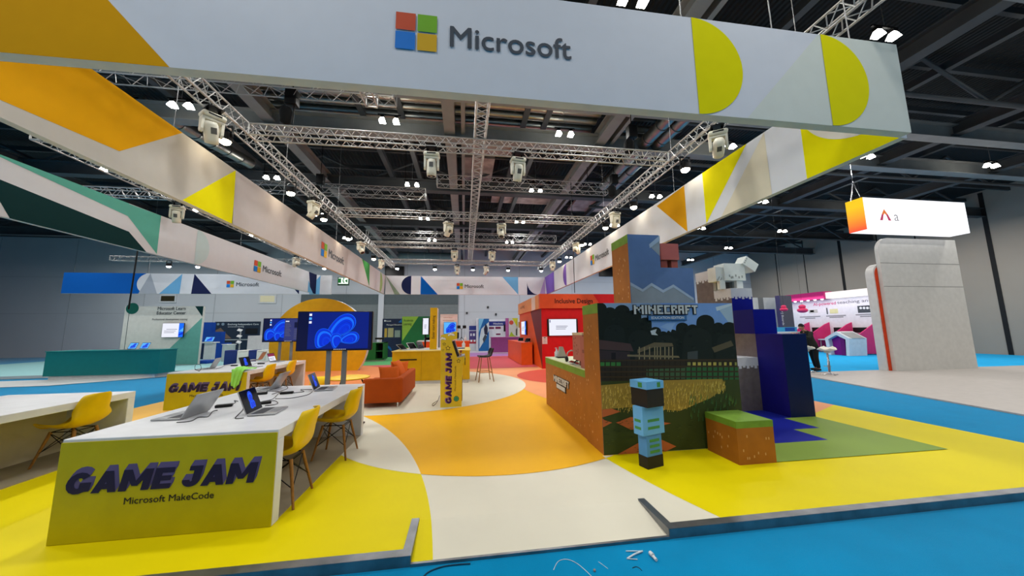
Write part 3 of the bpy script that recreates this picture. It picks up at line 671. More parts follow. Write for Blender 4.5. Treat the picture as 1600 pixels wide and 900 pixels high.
# ================================================================== GAME TABLES
SPINE = mat('table_inside_cream', (206, 196, 168), .5)
PANEL = M(186, 172, 0, .5)
LET1, LET2 = M(36, 26, 58, .5), M(96, 84, 128, .5)
def heavy(mb, o, rt, up, h, w, m, lift, shear=.1):                    # chunky game lettering built from slabs
    o, rt, up = V(o), V(rt).normalized(), V(up).normalized(); nn = rt.cross(up); S = .3
    def arc(cx, cy, rx, ry, a0, a1, n=12):
        out = []
        for k in range(n):
            q = []
            for a, f in ((a0+(a1-a0)*k/n, 1), (a0+(a1-a0)*(k+1)/n, 1), (a0+(a1-a0)*(k+1)/n, 0), (a0+(a1-a0)*k/n, 0)):
                a = R(a); q.append((cx+(rx-(0 if f else S))*math.cos(a), cy+(ry-(0 if f else S*.86))*math.sin(a)))
            out.append(q)
        return out
    def bx(x0, x1, y0, y1): return [(x0, y0), (x1, y0), (x1, y1), (x0, y1)]
    G = {'G': arc(.46, .5, .46, .5, 42, 330)+[bx(.5, .92, .26, .52), bx(.64, .92, .1, .5)], 'A': [[(0, 0), (.3, 0), (.62, 1), (.30, 1)], [(.62, 0), (.92, 0), (.62, 1), (.30, 1)], bx(.2, .72, .16, .4)],
         'M': [bx(0, .3, 0, 1), bx(.84, 1.14, 0, 1), [(0, 1), (.32, 1), (.68, .22), (.46, .22)], [(1.14, 1), (.82, 1), (.46, .22), (.68, .22)]], 'E': [bx(0, .3, 0, 1), bx(0, .74, .76, 1), bx(0, .68, .39, .62), bx(0, .74, 0, .24)],
         'J': [bx(.34, .66, .32, 1), bx(.14, .66, .78, 1)]+arc(.31, .34, .35, .34, 180, 360)}
    W = {'G': .92, 'A': .92, 'M': 1.14, 'E': .74, 'J': .66, ' ': .28}; word = 'GAME JAM'; tot = sum(W[c] for c in word)+.08*(len(word)-1)+shear; kx = w/tot; x = 0
    for c in word:
        for i, q in enumerate(G.get(c, [])): mb.face([o+rt*((x+px+shear*py)*kx)+up*(py*h)+nn*(lift+.00003*(i % 9)) for px, py in q], m)
        x += W[c]+.08
def game_table(x0, x1, y0, y1, label, text=True, H=.75, T=.085):
    t = thing('game_table', label, 'table', ((x0+x1)/2, (y0+y1)/2, 0), 0, 'white game jam tables')
    MB().rbox(x0, x1, y0, y1, H-T, H, WHITE, .004, 1).build('tabletop', t)
    MB().rbox(x0, x1, y0, y0+.1, 0, H-T, WHITE, .004, 1).build('end_panel', t)
    MB().rbox(x0, x1, y1-.1, y1, 0, H-T, WHITE, .004, 1).build('end_panel', t)
    xm = (x0+x1)/2
    MB().box(xm-.05, xm+.05, y0+.1, y1-.1, 0, H-T, SPINE).build('middle_panel', t)
    MB().box(x0+.01, x1-.01, y0+.1, y1-.1, 0, .012, M(150, 140, 120)).build('floor_rail', t)
    f = MB().box(x0+.004, x1-.004, y0-.012, y0-.001, .004, H-.022, PANEL).build('front_panel', t, label='yellow front panel')
    if text:
        mb = MB()
        for k in range(1, 8): heavy(mb, (xm-.70+.003*k, y0-.012, .352+.006*k), (1, 0, 0), (0, 0, 1), .155, 1.34, LET2, .0046-.0005*k, .16)
        heavy(mb, (xm-.70, y0-.012, .352), (1, 0, 0), (0, 0, 1), .155, 1.34, LET1, .0056, .16)
        mb.text('Microsoft MakeCode', (xm+.02, y0-.012, .255), (1, 0, 0), (0, 0, 1), .05, M(40, 36, 30), w=.62, bold=.01, align='C', lift=.003)
        mb.build('lettering', f)
    return t
game_table(-3.06, -1.53, 3.16, 5.62, 'white game table in the left foreground with a yellow lettered front')
game_table(-6.08, -4.57, 8.0, 10.66, 'white game table farther back with a green cloth on its corner')
game_table(-6.16, -4.64, 3.16, 5.62, 'white game table at the left edge, only its corner showing', True)
# ------------------------------------------------------------------ shell chairs
SHELL = mat('chair_shell_yellow', (228, 188, 6), .38)
def shell_chair():
    t = thing('shell_chair', '', 'chair')
    prof = [(-.225, .425, .19), (-.2, .445, .215), (-.1, .435, .235), (.02, .425, .24), (.12, .435, .235), (.19, .475, .23), (.225, .55, .225), (.25, .65, .21), (.275, .75, .19), (.29, .815, .16), (.292, .832, .12)]
    pts, fs = [], []; n = 14
    P = [V((a, b, c)) for a, b, c in prof]; sm = spline(P, 3)
    for yv, zv, hw in sm:
        for k in range(n+1):
            u = -1+2*k/n; back = max(0, min(1, (zv-.45)/.2)); e_ = abs(u)**3
            pts.append((u*hw, yv-back*e_*.09, zv+(1-back)*e_*.075+(back*-.02*e_)))
    for i in range(len(sm)-1):
        for k in range(n): fs.append((i*(n+1)+k, i*(n+1)+k+1, (i+1)*(n+1)+k+1, (i+1)*(n+1)+k))
    o = MB().add(pts, fs, SHELL, True).build('seat_shell', t, world=False)
    s = o.modifiers.new('thickness', 'SOLIDIFY'); s.thickness = .009; s.offset = 0
    for sx in (-1, 1):
        for sy in (-1, 1):
            MB().tube([(sx*.12, sy*.12+.01, .40), (sx*.205, sy*.2+.01, 0)], .017, WOOD, 8, r1=.011).build('leg', t, world=False)
    mb = MB()
    for sx in (-1, 1):
        mb.tube([(sx*.125, .14, .385), (sx*.175, -.165, .16)], .0045, BLACKM, 5).tube([(sx*.125, -.12, .385), (sx*.175, .185, .16)], .0045, BLACKM, 5)
        mb.tube([(-.125, sx*.125+.01, .385), (.175, sx*.17+.01, .16)], .0045, BLACKM, 5).tube([(.125, sx*.125+.01, .385), (-.175, sx*.17+.01, .16)], .0045, BLACKM, 5)
        mb.tube([(sx*.125, -.12, .395), (sx*.125, .14, .395)], .006, BLACKM, 5)
        mb.tube([(-.125, sx*.12+.01, .395), (.125, sx*.12+.01, .395)], .006, BLACKM, 5)
    mb.build('wire_brace', t, world=False)
    return t
ch = shell_chair()
for k, (x, y, rz, lb) in enumerate(((-1.70, 3.6, -88, 'nearest yellow shell chair with wooden legs, tucked behind the front table corner'), (-1.62, 4.74, -92, 'yellow shell chair with wooden legs fully showing at the near table'),
        (-4.72, 8.75, -90, 'yellow shell chair at the farther table, nearer of two'), (-4.70, 9.7, -88, 'yellow shell chair at the farther table, farther of two'),
        (-4.80, 5.05, -90, 'yellow shell chair under the table at the left edge'))):
    o = ch if k == 0 else dup(ch, (x, y, 0), R(rz)); o.location = (x, y, 0); o.rotation_euler = (0, 0, R(rz)); o['label'] = lb; o['group'] = 'yellow shell chairs at the game tables'
# ------------------------------------------------------------------ laptops
def laptop(ha, hb_, side, label, H=.75, kind='laptop', tilt=22, w=None, loc=None, rz=None, group='laptops on the game tables', d=.215):
    if loc is None:
        a, b = fz(*ha, H+.015), fz(*hb_, H+.015); loc = (a+b)/2; dv = (b-a); rz = math.atan2(dv.y, dv.x)
        w = w or min(.34, max(.27, dv.length))
        if math.cos(math.atan2(-math.cos(rz), math.sin(rz))-side) < 0: rz += math.pi
    w = w or .3
    t = thing('laptop', label, 'laptop', (loc[0], loc[1], H), rz, group)
    b = MB().rbox(-w/2, w/2, -d, 0, .003, .018, SILVER, .005, 2).build('base', t, world=False)
    MB().box(-w*.42, w*.42, -d*.52, -d*.1, .018, .0192, M(58, 60, 64, .6)).build('keyboard', b, world=False)
    MB().box(-w*.17, w*.17, -d*.93, -d*.6, .018, .0188, M(132, 134, 136, .4)).build('touchpad', b, world=False)
    lm = MB(); lm.T = Matrix.Translation((0, .004, .018)) @ Matrix.Rotation(R(-tilt), 4, 'X')
    lm.rbox(-w/2, w/2, -.003, .006, 0, d*.98, SILVER, .003, 2)
    ld = lm.build('lid', t, world=False)
    sm = MB(); sm.T = lm.T; sm.box(-w/2+.004, w/2-.004, -.0042, -.0034, .004, d*.97, GLASSK)
    art(sm, (0, -.0044, d*.49), (1, 0, 0), (0, 0, 1), w-.03, d*.86, kind, .0001)
    sm.build('screen', ld, world=False)
    return t
LFT, RGT = math.pi, 0
laptop((272, 657), (333, 639), LFT, 'silver laptop seen from behind at the near left of the front table', tilt=30, w=.34, d=.25)
laptop((381, 651), (414, 635.5), RGT, 'open laptop with glowing blue screen in the middle of the front table', w=.33, d=.24)
laptop((412, 612), (444, 601), LFT, 'silver laptop seen from behind at the far left of the front table', tilt=30, w=.34, d=.25)
laptop((488, 612), (503, 603), RGT, 'open laptop with dark blue screen at the far end of the front table', w=.32, d=.23)
laptop((321, 577.5), (341, 573), LFT, 'silver laptop seen from behind at the near end of the farther table', tilt=24, w=.34, d=.25)
laptop((378, 574.5), (394, 572), RGT, 'open laptop beside the green cloth on the farther table', w=.36, d=.25)
laptop((420.5, 565.5), (433, 563.5), RGT, 'open laptop showing a white page at the far end of the farther table', kind='page', w=.34, d=.24)
laptop((399, 563), (412, 560.5), LFT, 'silver laptop seen from behind at the far side of the farther table', tilt=28, w=.34, d=.25)
# adapters and cables
def adapter(px, py, rz, lb, H=.75, s=1):
    p = fz(px, py, H)
    solo_ = MB(); solo_.T = Matrix.Translation((p.x, p.y, H)) @ Matrix.Rotation(R(rz), 4, 'Z')
    solo_.rbox(-.075*s, .075*s, -.032*s, .032*s, 0, .03, BLACK, .008, 2)
    return solo(solo_, 'power_adapter', lb, 'power adapter', (p.x, p.y, H), 'power adapters on the tables')
adapter(350, 636, 20, 'black power adapter behind the near left laptop')
adapter(411, 631.5, 30, 'black power adapter behind the blue screen laptop')
adapter(448, 615.5, 15, 'black power adapter in the middle of the cable tangle')
adapter(407, 616.5, 25, 'black power adapter under the far left laptop lid')
adapter(366, 572, 10, 'black power adapter left of the green cloth', s=.9)
adapter(408, 569, 10, 'black power adapter right of the blue screen laptop on the farther table')
def cable(pts, r, lb, name='power_cable', H=.75, m=BLACK, grp='cables on the game tables', cat='cable'):
    P = [fz(x, y, H+r+(z[0] if z else 0)) for x, y, *z in pts]
    return solo(MB().tube(spline(P, 5), r, m, 6), name, lb, cat, P[0], grp)
cable([(276, 660), (298, 658), (310, 652), (325, 651), (332, 643), (340, 641)], .004, 'black cable running along the back of the near left laptop')
cable([(358, 633), (368, 629), (366, 626, .01), (372, 627)], .004, 'short black cable from adapter to plug behind the near laptops')
cable([(381, 653), (370, 654), (368, 652), (378, 642), (380, 638)], .004, 'black cable looping left of the blue screen laptop')
cable([(415, 629), (428, 626), (434, 629), (430, 632), (414, 634)], .004, 'black looping cable right of the blue screen laptop')
cable([(410, 627), (425, 624), (433, 617), (436, 612), (420, 611), (416, 612)], .004, 'black cable curling between the middle laptops')
cable([(430, 623), (455, 622), (480, 617), (488, 612)], .004, 'black cable running to the far end laptop')
cable([(458, 614), (475, 612), (470, 609, .01), (488, 608.5)], .004, 'black cable with a kink behind the far end laptop')
cable([(418, 609), (435, 606), (444, 602), (450, 606), (442, 610), (425, 616)], .004, 'black cable knot beneath the far left laptop lid')
cable([(312, 580), (305, 577, .05), (306, 570, .12), (313, 570, .12), (314, 577, .04), (310, 580)], .005, 'black cable loop standing up on the corner of the farther table')
cable([(395, 570), (402, 567), (412, 566), (420, 564)], .004, 'black cable between the laptops on the farther table')
cable([(338, 576), (346, 574), (352, 571), (362, 571)], .004, 'black cable beside the farther silver laptop')
# green cloth
def cloth():
    o = fz(376, 566, .752); bm = bmesh.new(); n = 22; pts = []; fs = []
    a, b, c = fz(378, 562, .75), fz(372, 572.5, .75), fz(376, 584, .75)
    for i in range(n+1):
        v = i/n
        for j in range(n+1):
            u = j/n-.5; w = .36*(1-.45*v)
            x = -4.72-.06*v+u*w*.8; s = v*.72
            ripple = .02*math.sin(u*17+v*5)*(.4+v)+.012*math.sin(u*31+v*9)
            if s < .34: y = 8.32-s+.04*u; z = .765+abs(ripple)*1.3+.05*math.sin(math.pi*v*1.5)*max(0, 1-4*u*u)
            else:
                y = 7.975+ripple*.4; z = .765-(s-.34)*(.75+.4*(.5-abs(u)))
            pts.append((x, y-.006, z)); 
    for i in range(n):
        for j in range(n): fs.append((i*(n+1)+j, i*(n+1)+j+1, (i+1)*(n+1)+j+1, (i+1)*(n+1)+j))
    o = solo(MB().add(pts, fs, mat('microfibre_green', (150, 226, 106), .9, bump=.3), True), 'cleaning_cloth', 'bright green cloth draped over the corner of the farther table', 'cloth', (-4.72, 8.1, .76))
    o.modifiers.new('thickness', 'SOLIDIFY').thickness = .004
cloth()
# ================================================================== TVs, DISC
tv('television', 'large screen on twin posts behind the front table, blue ribbons picture', -2.07, 5.78, 1.255, 1.89, 1.15, 'swirl', stand=(-.1, .14))
tv('television', 'screen on twin posts behind the farther table with a menu open', -5.32, 10.95, 1.28, 1.99, 1.26, 'menu', stand=(-.16, .16))
t = thing('display_disc', 'huge yellow disc standing on the floor behind the screens', 'display wall', (-5.8, 14.6, 0))
DY = M(214, 160, 6, .5)
a0 = math.asin(-1.08/1.86); pts = [V((-5.8+1.86*math.cos(a), 14.6, 1.08+1.86*math.sin(a))) for a in [a0+(math.pi-2*a0)*k/72 for k in range(73)]]
MB().prism(pts, (0, .3, 0), DY, WHITE).build('round_face', t)
MB().rbox(-6.6, -5.0, 14.9, 15.4, 0, .08, WHITE, .01, 1).build('foot', t)
# ================================================================== LOUNGE
OFAB = mat('orange_upholstery', (170, 70, 2), .85, bump=.25, bscale=260, var=.06)
OCUSH = mat('orange_cushion', (200, 88, 12), .85, bump=.25, bscale=260, var=.06)
t = thing('sofa', 'orange two seater sofa seen from its end on the cream circle', 'sofa', (-1.75, 8.3, 0))
MB().rbox(-2.05, -1.27, 7.35, 7.47, .1, .59, OFAB, .035, 4).build('armrest', t)
MB().rbox(-2.05, -1.27, 9.13, 9.25, .1, .59, OFAB, .035, 4).build('armrest', t)
MB().rbox(-1.40, -1.26, 7.36, 9.24, .1, .6, OFAB, .035, 4).build('backrest', t)
MB().rbox(-2.22, -1.38, 7.46, 9.14, .1, .26, OFAB, .02, 3).build('frame', t)
MB().rbox(-2.27, -1.40, 7.475, 9.125, .25, .40, OFAB, .045, 4).build('seat_cushion', t)
for x, y in ((-2.1, 7.42), (-1.36, 7.42), (-2.1, 9.18), (-1.33, 9.18)): MB().tube([(x, y, .1), (x, y, 0)], .014, CHROME, 8).build('leg', t)
def pillow(c, rot, s, lb):
    mb = MB(); mb.T = Matrix.Translation(c) @ rot; n = 12; P = []; fs = []
    for side in (1, -1):
        b = len(P)
        for i in range(n+1):
            for j in range(n+1):
                u, v = 2*i/n-1, 2*j/n-1; f = max(0, (1-u**4)*(1-v**4))**.5
                k = 1-.10*(1-u*u)*(abs(v)**4)-.10*(1-v*v)*(abs(u)**4)
                P.append((u*s*k, v*s*k, side*.075*f))
        for i in range(n):
            for j in range(n):
                q = (b+i*(n+1)+j, b+(i+1)*(n+1)+j, b+(i+1)*(n+1)+j+1, b+i*(n+1)+j+1); fs.append(q if side > 0 else q[::-1])
    mb.add(P, fs, OCUSH, True)
    solo(mb, 'cushion', lb, 'cushion', c, 'orange sofa cushions')
RX, RYm, RZm = (lambda a: Matrix.Rotation(R(a), 4, 'X')), (lambda a: Matrix.Rotation(R(a), 4, 'Y')), (lambda a: Matrix.Rotation(R(a), 4, 'Z'))
pillow((-1.62, 7.80, .60), RZm(20) @ RX(58), .22, 'plump orange cushion at the near end of the sofa')
pillow((-1.55, 8.55, .64), RZm(-8) @ RYm(64), .24, 'orange cushion standing with a raised corner against the sofa back')
pillow((-1.62, 8.95, .60), RZm(10) @ RX(62), .22, 'orange cushion against the far arm of the sofa')
p = fz(545, 590, .42)
t = thing('coffee_table', 'low yellow rounded table between the front table and the sofa', 'table', (p.x, p.y, 0))
MB().lathe([(0, .40), (.46, .40), (.49, .415), (.49, .43), (.46, .44), (0, .44)], M(236, 196, 40, .4), 40, (p.x, p.y, 0)).build('tabletop', t)
for k in range(3):
    a = 2*math.pi*k/3+R(20); MB().tube([(p.x+.28*math.cos(a), p.y+.28*math.sin(a), .4), (p.x+.46*math.cos(a), p.y+.46*math.sin(a), 0)], .02, BLACKM, 8, r1=.012).build('leg', t)
p = fz(509, 590.5, .44)+V((-.22, .25, 0))
t = thing('pouf', 'small bright yellow pouf behind the screen post', 'stool', (p.x, p.y, 0))
MB().lathe([(.0, .05), (.2, .05), (.225, .08), (.23, .36), (.2, .43), (0, .45)], M(240, 206, 30, .8), 28, (p.x, p.y, 0)).build('seat', t)
MB().lathe([(.19, 0), (.19, .05)], BLACK, 24, (p.x, p.y, 0)).build('base', t)
# ================================================================== YELLOW COUNTER
YC = M(214, 166, 8, .42)
t = thing('service_counter', 'long yellow counter behind the sofa with a tall lettered column', 'counter', (-.97, 11.3, 0))
MB().box(-2.1, .17, 10.4, 12.2, .1, .95, YC).box(-1.262, -1.256, 10.396, 10.4, .1, .95, M(150, 112, 4)).build('cabinet', t)
MB().box(-2.06, .13, 10.43, 12.1, 0, .1, M(206, 204, 204, .4)).build('plinth', t)
MB().rbox(-2.12, .19, 10.38, 12.22, .95, .975, M(228, 196, 90, .4), .004, 1).box(-1.9, .0, 10.7, 12.05, .975, .979, WHITE).build('worktop', t)
for x in (-1.72,): MB().box(x-.16, x+.33, 10.385, 10.402, .70, .735, M(20, 16, 14)).build('vent_slot', t)
t = thing('sign_column', 'tall narrow yellow sign column standing on the counter', 'sign', (-.96, 11.0, .979))
MB().rbox(-1.075, -.855, 10.85, 11.35, .979, 2.29, YC, .004, 1).box(-.855, -.852, 10.86, 11.34, .99, 2.28, M(228, 214, 206)).build('column', t)
MB().text('Easier start making', (-.93, 10.85, 1.32), (0, 0, 1), (-1, 0, 0), .085, M(70, 44, 8), w=.72, bold=.006).text('Code with us', (-.852, 11.1, 1.95), (0, 0, 1), (0, -1, 0), .08, M(70, 44, 8), w=.3, lift=.002).build('lettering', t)
tv('display_screen', 'portrait screen mounted left of the yellow sign column', fy(665, 513, 12.9).x, 12.9, 1.42, 2.05, .3, 'doc', rz=R(-22), inset=.035, wall=.05, cat='screen')
sx_ = fy(664.5, 513, 12.9).x
MBX = MB().tube([(sx_, 12.98, 1.6), (sx_, 12.98, .0)], .03, BLACKM, 8)
solo(MBX.rbox(sx_-.22, sx_+.22, 12.8, 13.2, 0, .03, BLACKM, .008, 2), 'screen_post', 'black post carrying the portrait screen behind the yellow counter', 'stand', (sx_, 12.98, 0))
def tablet(x, y, z, rz, lb, s=1, m=None, tilt=55, kind='off', grp=None):
    t = thing('tablet', lb, 'tablet', (x, y, z), rz, grp)
    mb = MB(); mb.T = Matrix.Rotation(R(tilt-90), 4, 'X'); mb.rbox(-.14*s, .14*s, -.006, .006, .01, .2*s, m or SILVER, .004, 2); mb.build('body', t, world=False)
    sm = MB(); sm.T = mb.T; art(sm, (0, -.007, .105*s), (1, 0, 0), (0, 0, 1), .26*s, .17*s, kind, .0003); sm.build('screen', t, world=False)
    MB().tube([(0, .02, .1*s), (0, .13*s, .004)], .008, BLACKM, 6).build('kickstand', t, world=False)
    return t
for k, (x, y, rz, lb) in enumerate(((-1.85, 11.0, 70, 'grey tablet lying back on the left of the yellow counter'), (-1.6, 11.2, 60, 'light grey tablet tilted up on the yellow counter'), (-1.4, 11.5, 65, 'dark grey tablet farthest left of the sign column'))):
    tablet(x, y, .979, R(rz), lb, 1.3, [SILVER, WHITE, M(80, 90, 80)][k], 40+12*k, grp='tablets on the yellow counter')
t = thing('keyboard', 'dark keyboard on the right end of the yellow counter', 'keyboard', (-.12, 11.1, .979)); 
MB().rbox(-.22, .02, 11.0, 11.16, .979, .999, M(60, 60, 66), .006, 2).build('tray', t)
mb = MB()
for i in range(10):
    for j in range(4): mb.box(-.21+i*.022, -.194+i*.022, 11.015+j*.034, 11.042+j*.034, .999, 1.006, M(40, 40, 44))
mb.build('keys', t)
def bottle(x, y, z, h, lb, m=WHITE):
    t = thing('pump_bottle', lb, 'bottle', (x, y, z))
    MB().lathe([(h*.2, 0), (h*.22, h*.05), (h*.22, h*.55), (h*.09, h*.7), (h*.09, h*.75)], m, 16, (x, y, z)).build('bottle', t)
    MB().lathe([(h*.1, h*.75), (h*.1, h*.82), (h*.03, h*.84), (h*.03, h*.95), (0, h*.95)], m, 12, (x, y, z)).rbox(x-h*.18, x+h*.06, y-h*.04, y+h*.04, z+h*.93, z+h, m, h*.02, 2).build('pump', t)
bottle(-.02, 11.5, .979, .26, 'white pump bottle on the right end of the yellow counter')
# ================================================================== ARCADE CABINET
AY = M(222, 196, 50, .45); APUR = M(60, 22, 84, .5); ARED = M(92, 16, 40, .5)
prof = [(688, 637.5), (688.7, 523.7), (712.5, 517.5), (714.5, 519), (714.2, 529), (705.5, 532), (714.5, 559), (725.5, 556.5), (726.3, 563.5), (722.5, 570), (721, 637)]
pw = [fy(x, y, 7.18) for x, y in prof]; pw[0].z = pw[-1].z = .004
t = thing('arcade_cabinet', 'yellow upright arcade cabinet with purple vertical lettering', 'arcade machine', (-.27, 7.45, 0))
MB().prism(pw, (0, .55, 0), AY).box(pw[0].x+.01, pw[-1].x-.01, 7.2, 7.7, 0, .006, BLACK).build('cabinet', t)
MB().prism([pw[3], pw[3]+V((.03, 0, -.01)), pw[4]+V((.03, 0, 0)), pw[4]], (0, .55, 0), BLACK).build('marquee', t)
d = (pw[6]-pw[5]).normalized(); nrm = V((d.z, 0, -d.x)) if d.z > 0 else V((-d.z, 0, d.x))
sp = [pw[5]+d*.03, pw[6]-d*.02]; 
mb = MB().prism([sp[0], sp[1], sp[1]+nrm*.05, sp[0]+nrm*.05], (0, .55, 0), BLACK)
for k in range(3): mb.prism([sp[0]+nrm*(.012+.014*k)-V((0, .002, 0)), sp[1]+nrm*(.012+.014*k)-V((0, .002, 0)), sp[1]+nrm*(.016+.014*k)-V((0, .002, 0)), sp[0]+nrm*(.016+.014*k)-V((0, .002, 0))], (0, .004, 0), M(70, 70, 74))
scr = mb.build('screen_bezel', t)
MB().face([sp[0]+nrm*.052+d*.05+V((0, .06, 0)), sp[1]+nrm*.052-d*.04+V((0, .06, 0)), sp[1]+nrm*.052-d*.04+V((0, .49, 0)), sp[0]+nrm*.052+d*.05+V((0, .49, 0))], EK).build('screen', scr)
cp = MB().prism([pw[6]+V((0, 0, .0)), pw[7]+V((.01, 0, 0)), pw[7]+V((.01, 0, .02)), pw[6]+V((0, 0, .02))], (0, .55, 0), M(170, 170, 176)).box(pw[8].x-.002, pw[8].x+.012, 7.18, 7.73, pw[8].z-.09, pw[8].z+.06, BLACK).build('control_panel', t)
for k, yv in enumerate((7.25, 7.42, 7.6)):
    b = (pw[6]+pw[7])/2; MB().tube([(b.x, yv, b.z+.02), (b.x, yv, b.z+.09)], .006, CHROME, 6).lathe([(0, -.02), (.018, -.01), (.02, 0), (.014, .014), (0, .02)], [ARED, M(210, 30, 40), ARED][k], 12, (b.x, yv, b.z+.1)).build('joystick', cp)
    for q in range(3): MB().lathe([(.014, 0), (.014, .012), (0, .014)], [M(220, 220, 220), M(200, 30, 40), APUR][q], 12, (b.x+.02-.03*(q % 2), yv+.05+.028*q, b.z+.02)).build('button', cp)
MB().box(pw[-1].x-.002, pw[-1].x+.014, 7.26, 7.65, .1, .58, ARED).build('coin_door', t)
zz = lambda y, x=705: fy(x, y, 7.18).z
mb = MB()
g0, g1 = zz(631), zz(551)
gx = fy(706, 600, 7.18).x
for k in range(1, 5): heavy(mb, (gx-.006*k, 7.178, g0), (0, 0, 1), (-1, 0, 0), .115, g1-g0, M(150, 110, 170), .0035-.0005*k, .1)
heavy(mb, (gx, 7.178, g0), (0, 0, 1), (-1, 0, 0), .115, g1-g0, APUR, .004, .1)
mb.text('Microsoft MakeCode', (fy(712.5, 600, 7.18).x, 7.178, zz(611)), (0, 0, 1), (-1, 0, 0), .035, M(60, 40, 20), w=zz(572)-zz(611), lift=.002)
mb.build('lettering', t)
mb = MB()
def star(px, py, r):
    c = fy(px, py, 7.178)
    for rr, m, l in ((1.35, M(50, 40, 20), .002), (.85, M(236, 212, 70), .003)):
        mb.face([V((c.x+r*rr*(1 if k % 2 == 0 else .5)*math.sin(math.pi*k/5), 7.18-l, c.z+r*rr*(1 if k % 2 == 0 else .5)*math.cos(math.pi*k/5))) for k in range(10)][::-1], m)
star(694, 537.5, .028); star(700, 544, .042); star(692, 547, .022); star(716.5, 564, .036)
for px, py, s in ((705, 523.5, 1), (692, 530, .9)):
    c = fy(px, py, 7.178)
    for rr, m, l in ((1.15, M(50, 44, 40), .002), (1, M(232, 232, 226), .0032)):
        pts = []
        for dx, dz, rd in ((-.05, 0, .022), (-.015, .022, .03), (.03, .012, .026), (.055, 0, .018)):
            mb.face([V((c.x+s*(dx+rd*rr*math.cos(a)), 7.18-l-.0001*dx, c.z+s*(dz+rd*rr*math.sin(a)))) for a in [2*math.pi*k/16 for k in range(16)]], m)
c = fy(713, 623, 7.178)
for rr, m, l in ((.055, M(60, 36, 40), .002), (.047, M(60, 160, 120), .0026), (.022, M(60, 36, 40), .0032), (.015, M(60, 160, 120), .004)): mb.face([V((c.x+rr*math.cos(2*math.pi*k/24), 7.18-l, c.z+rr*math.sin(2*math.pi*k/24))) for k in range(24)], m)
mb.build('side_graphics', t)
cable([(687, 618), (683, 628), (677, 634), (676, 631), (684, 626)], .005, 'black cable trailing on the floor left of the arcade cabinet', H=0.004, grp='floor cables')
# ================================================================== BAR STOOL
def bar_stool(x, y, rz, lb):
    t = thing('bar_stool', lb, 'stool', (x, y, 0), rz)
    prof = [V(p) for p in ((-.2, .74, .17), (-.17, .755, .2), (0, .745, .21), (.13, .76, .21), (.20, .82, .21), (.245, .92, .2), (.27, 1.0, .15))]
    sm = spline(prof, 3); n = 10; P = []; fs = []
    for yv, zv, hw in sm:
        for k in range(n+1): u = -1+2*k/n; bk = max(0, min(1, (zv-.77)/.1)); P.append((u*hw, yv-bk*.07*u*u, zv+(1-bk)*.03*u*u))
    for i in range(len(sm)-1):
        for k in range(n): fs.append((i*(n+1)+k, i*(n+1)+k+1, (i+1)*(n+1)+k+1, (i+1)*(n+1)+k))
    o = MB().add(P, fs, BLACK, True).build('seat_shell', t, world=False); s = o.modifiers.new('thickness', 'SOLIDIFY'); s.thickness = .03
    for sx in (-1, 1):
        for sy in (-1, 1): MB().tube([(sx*.12, sy*.12, .745), (sx*.235, sy*.235, 0)], .014, WOOD, 8).build('leg', t, world=False)
    z, q = .28, .192; MB().tube([(-q, -q, z), (q, -q, z), (q, q, z), (-q, q, z), (-q, -q, z)], .01, WOOD, 6).build('footrest', t, world=False)
bar_stool(.63, 10.6, R(-80), 'black bar stool with wooden legs right of the arcade cabinet')
# ================================================================== BLOCK-WORLD BOOTH
BRN = mat('dirt_brown', (164, 100, 30), .6, var=.1, scale=5); BRNL = M(204, 158, 104, .6); GRS = mat('grass_green', (112, 150, 48), .6, var=.1, scale=8)
SKYP = M(82, 114, 166, .6); MTN = M(128, 146, 164, .55); MTNL = M(152, 176, 206, .55)
ROCK = mat('rock_print', (112, 104, 103), .6, var=.14, scale=9); SNOW = M(206, 209, 216, .5)
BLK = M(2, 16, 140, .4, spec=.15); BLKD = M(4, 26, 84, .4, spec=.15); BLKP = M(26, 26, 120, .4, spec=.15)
def specks(mb, f, n, u0, u1, v0, v1, s=.016, seed=1):
    rd = random.Random(seed)
    for i in range(n):
        u, v = rd.uniform(u0, u1), rd.uniform(v0, v1)
        mb.face([f(u-s/2, v-s), f(u+s/2, v-s), f(u+s/2, v+s), f(u-s/2, v+s)], BRNL)
BIT = {'M': ('10001', '11011', '10101', '10001', '10001'), 'I': ('1', '1', '1', '1', '1'), 'N': ('1001', '1101', '1011', '1001', '1001'), 'E': ('111', '100', '110', '100', '111'), 'C': ('111', '100', '100', '100', '111'),
       'R': ('111', '101', '110', '101', '101'), 'A': ('111', '101', '111', '101', '101'), 'F': ('111', '100', '110', '100', '100'), 'T': ('111', '010', '010', '010', '010')}
def blockword(mb, o, rt, up, w, h, m, md):
    o, rt, up = V(o), V(rt).normalized(), V(up).normalized(); nn = rt.cross(up); word = 'MINECRAFT'
    tot = sum(len(BIT[c][0]) for c in word)+.7*(len(word)-1); cw = w/tot; chh = h/5; x = 0
    for c in word:
        bm_ = BIT[c]
        for (mm, g, l0, l1) in ((md, .45, .001, .008), (m, 0, .008, .016)):
            for r_, row in enumerate(bm_):
                for k, b in enumerate(row):
                    if b == '1':
                        a0, a1, b0, b1 = (x+k-g)*cw, (x+k+1+g)*cw, (4-r_-g*.9)*chh, (5-r_+g*.6)*chh
                        P = [o+rt*a0+up*b0+nn*l0, o+rt*a1+up*b0+nn*l0, o+rt*a1+up*b1+nn*l0, o+rt*a0+up*b1+nn*l0]
                        mb.prism(P, nn*(l1-l0), mm)
        x += len(bm_[0])+.7
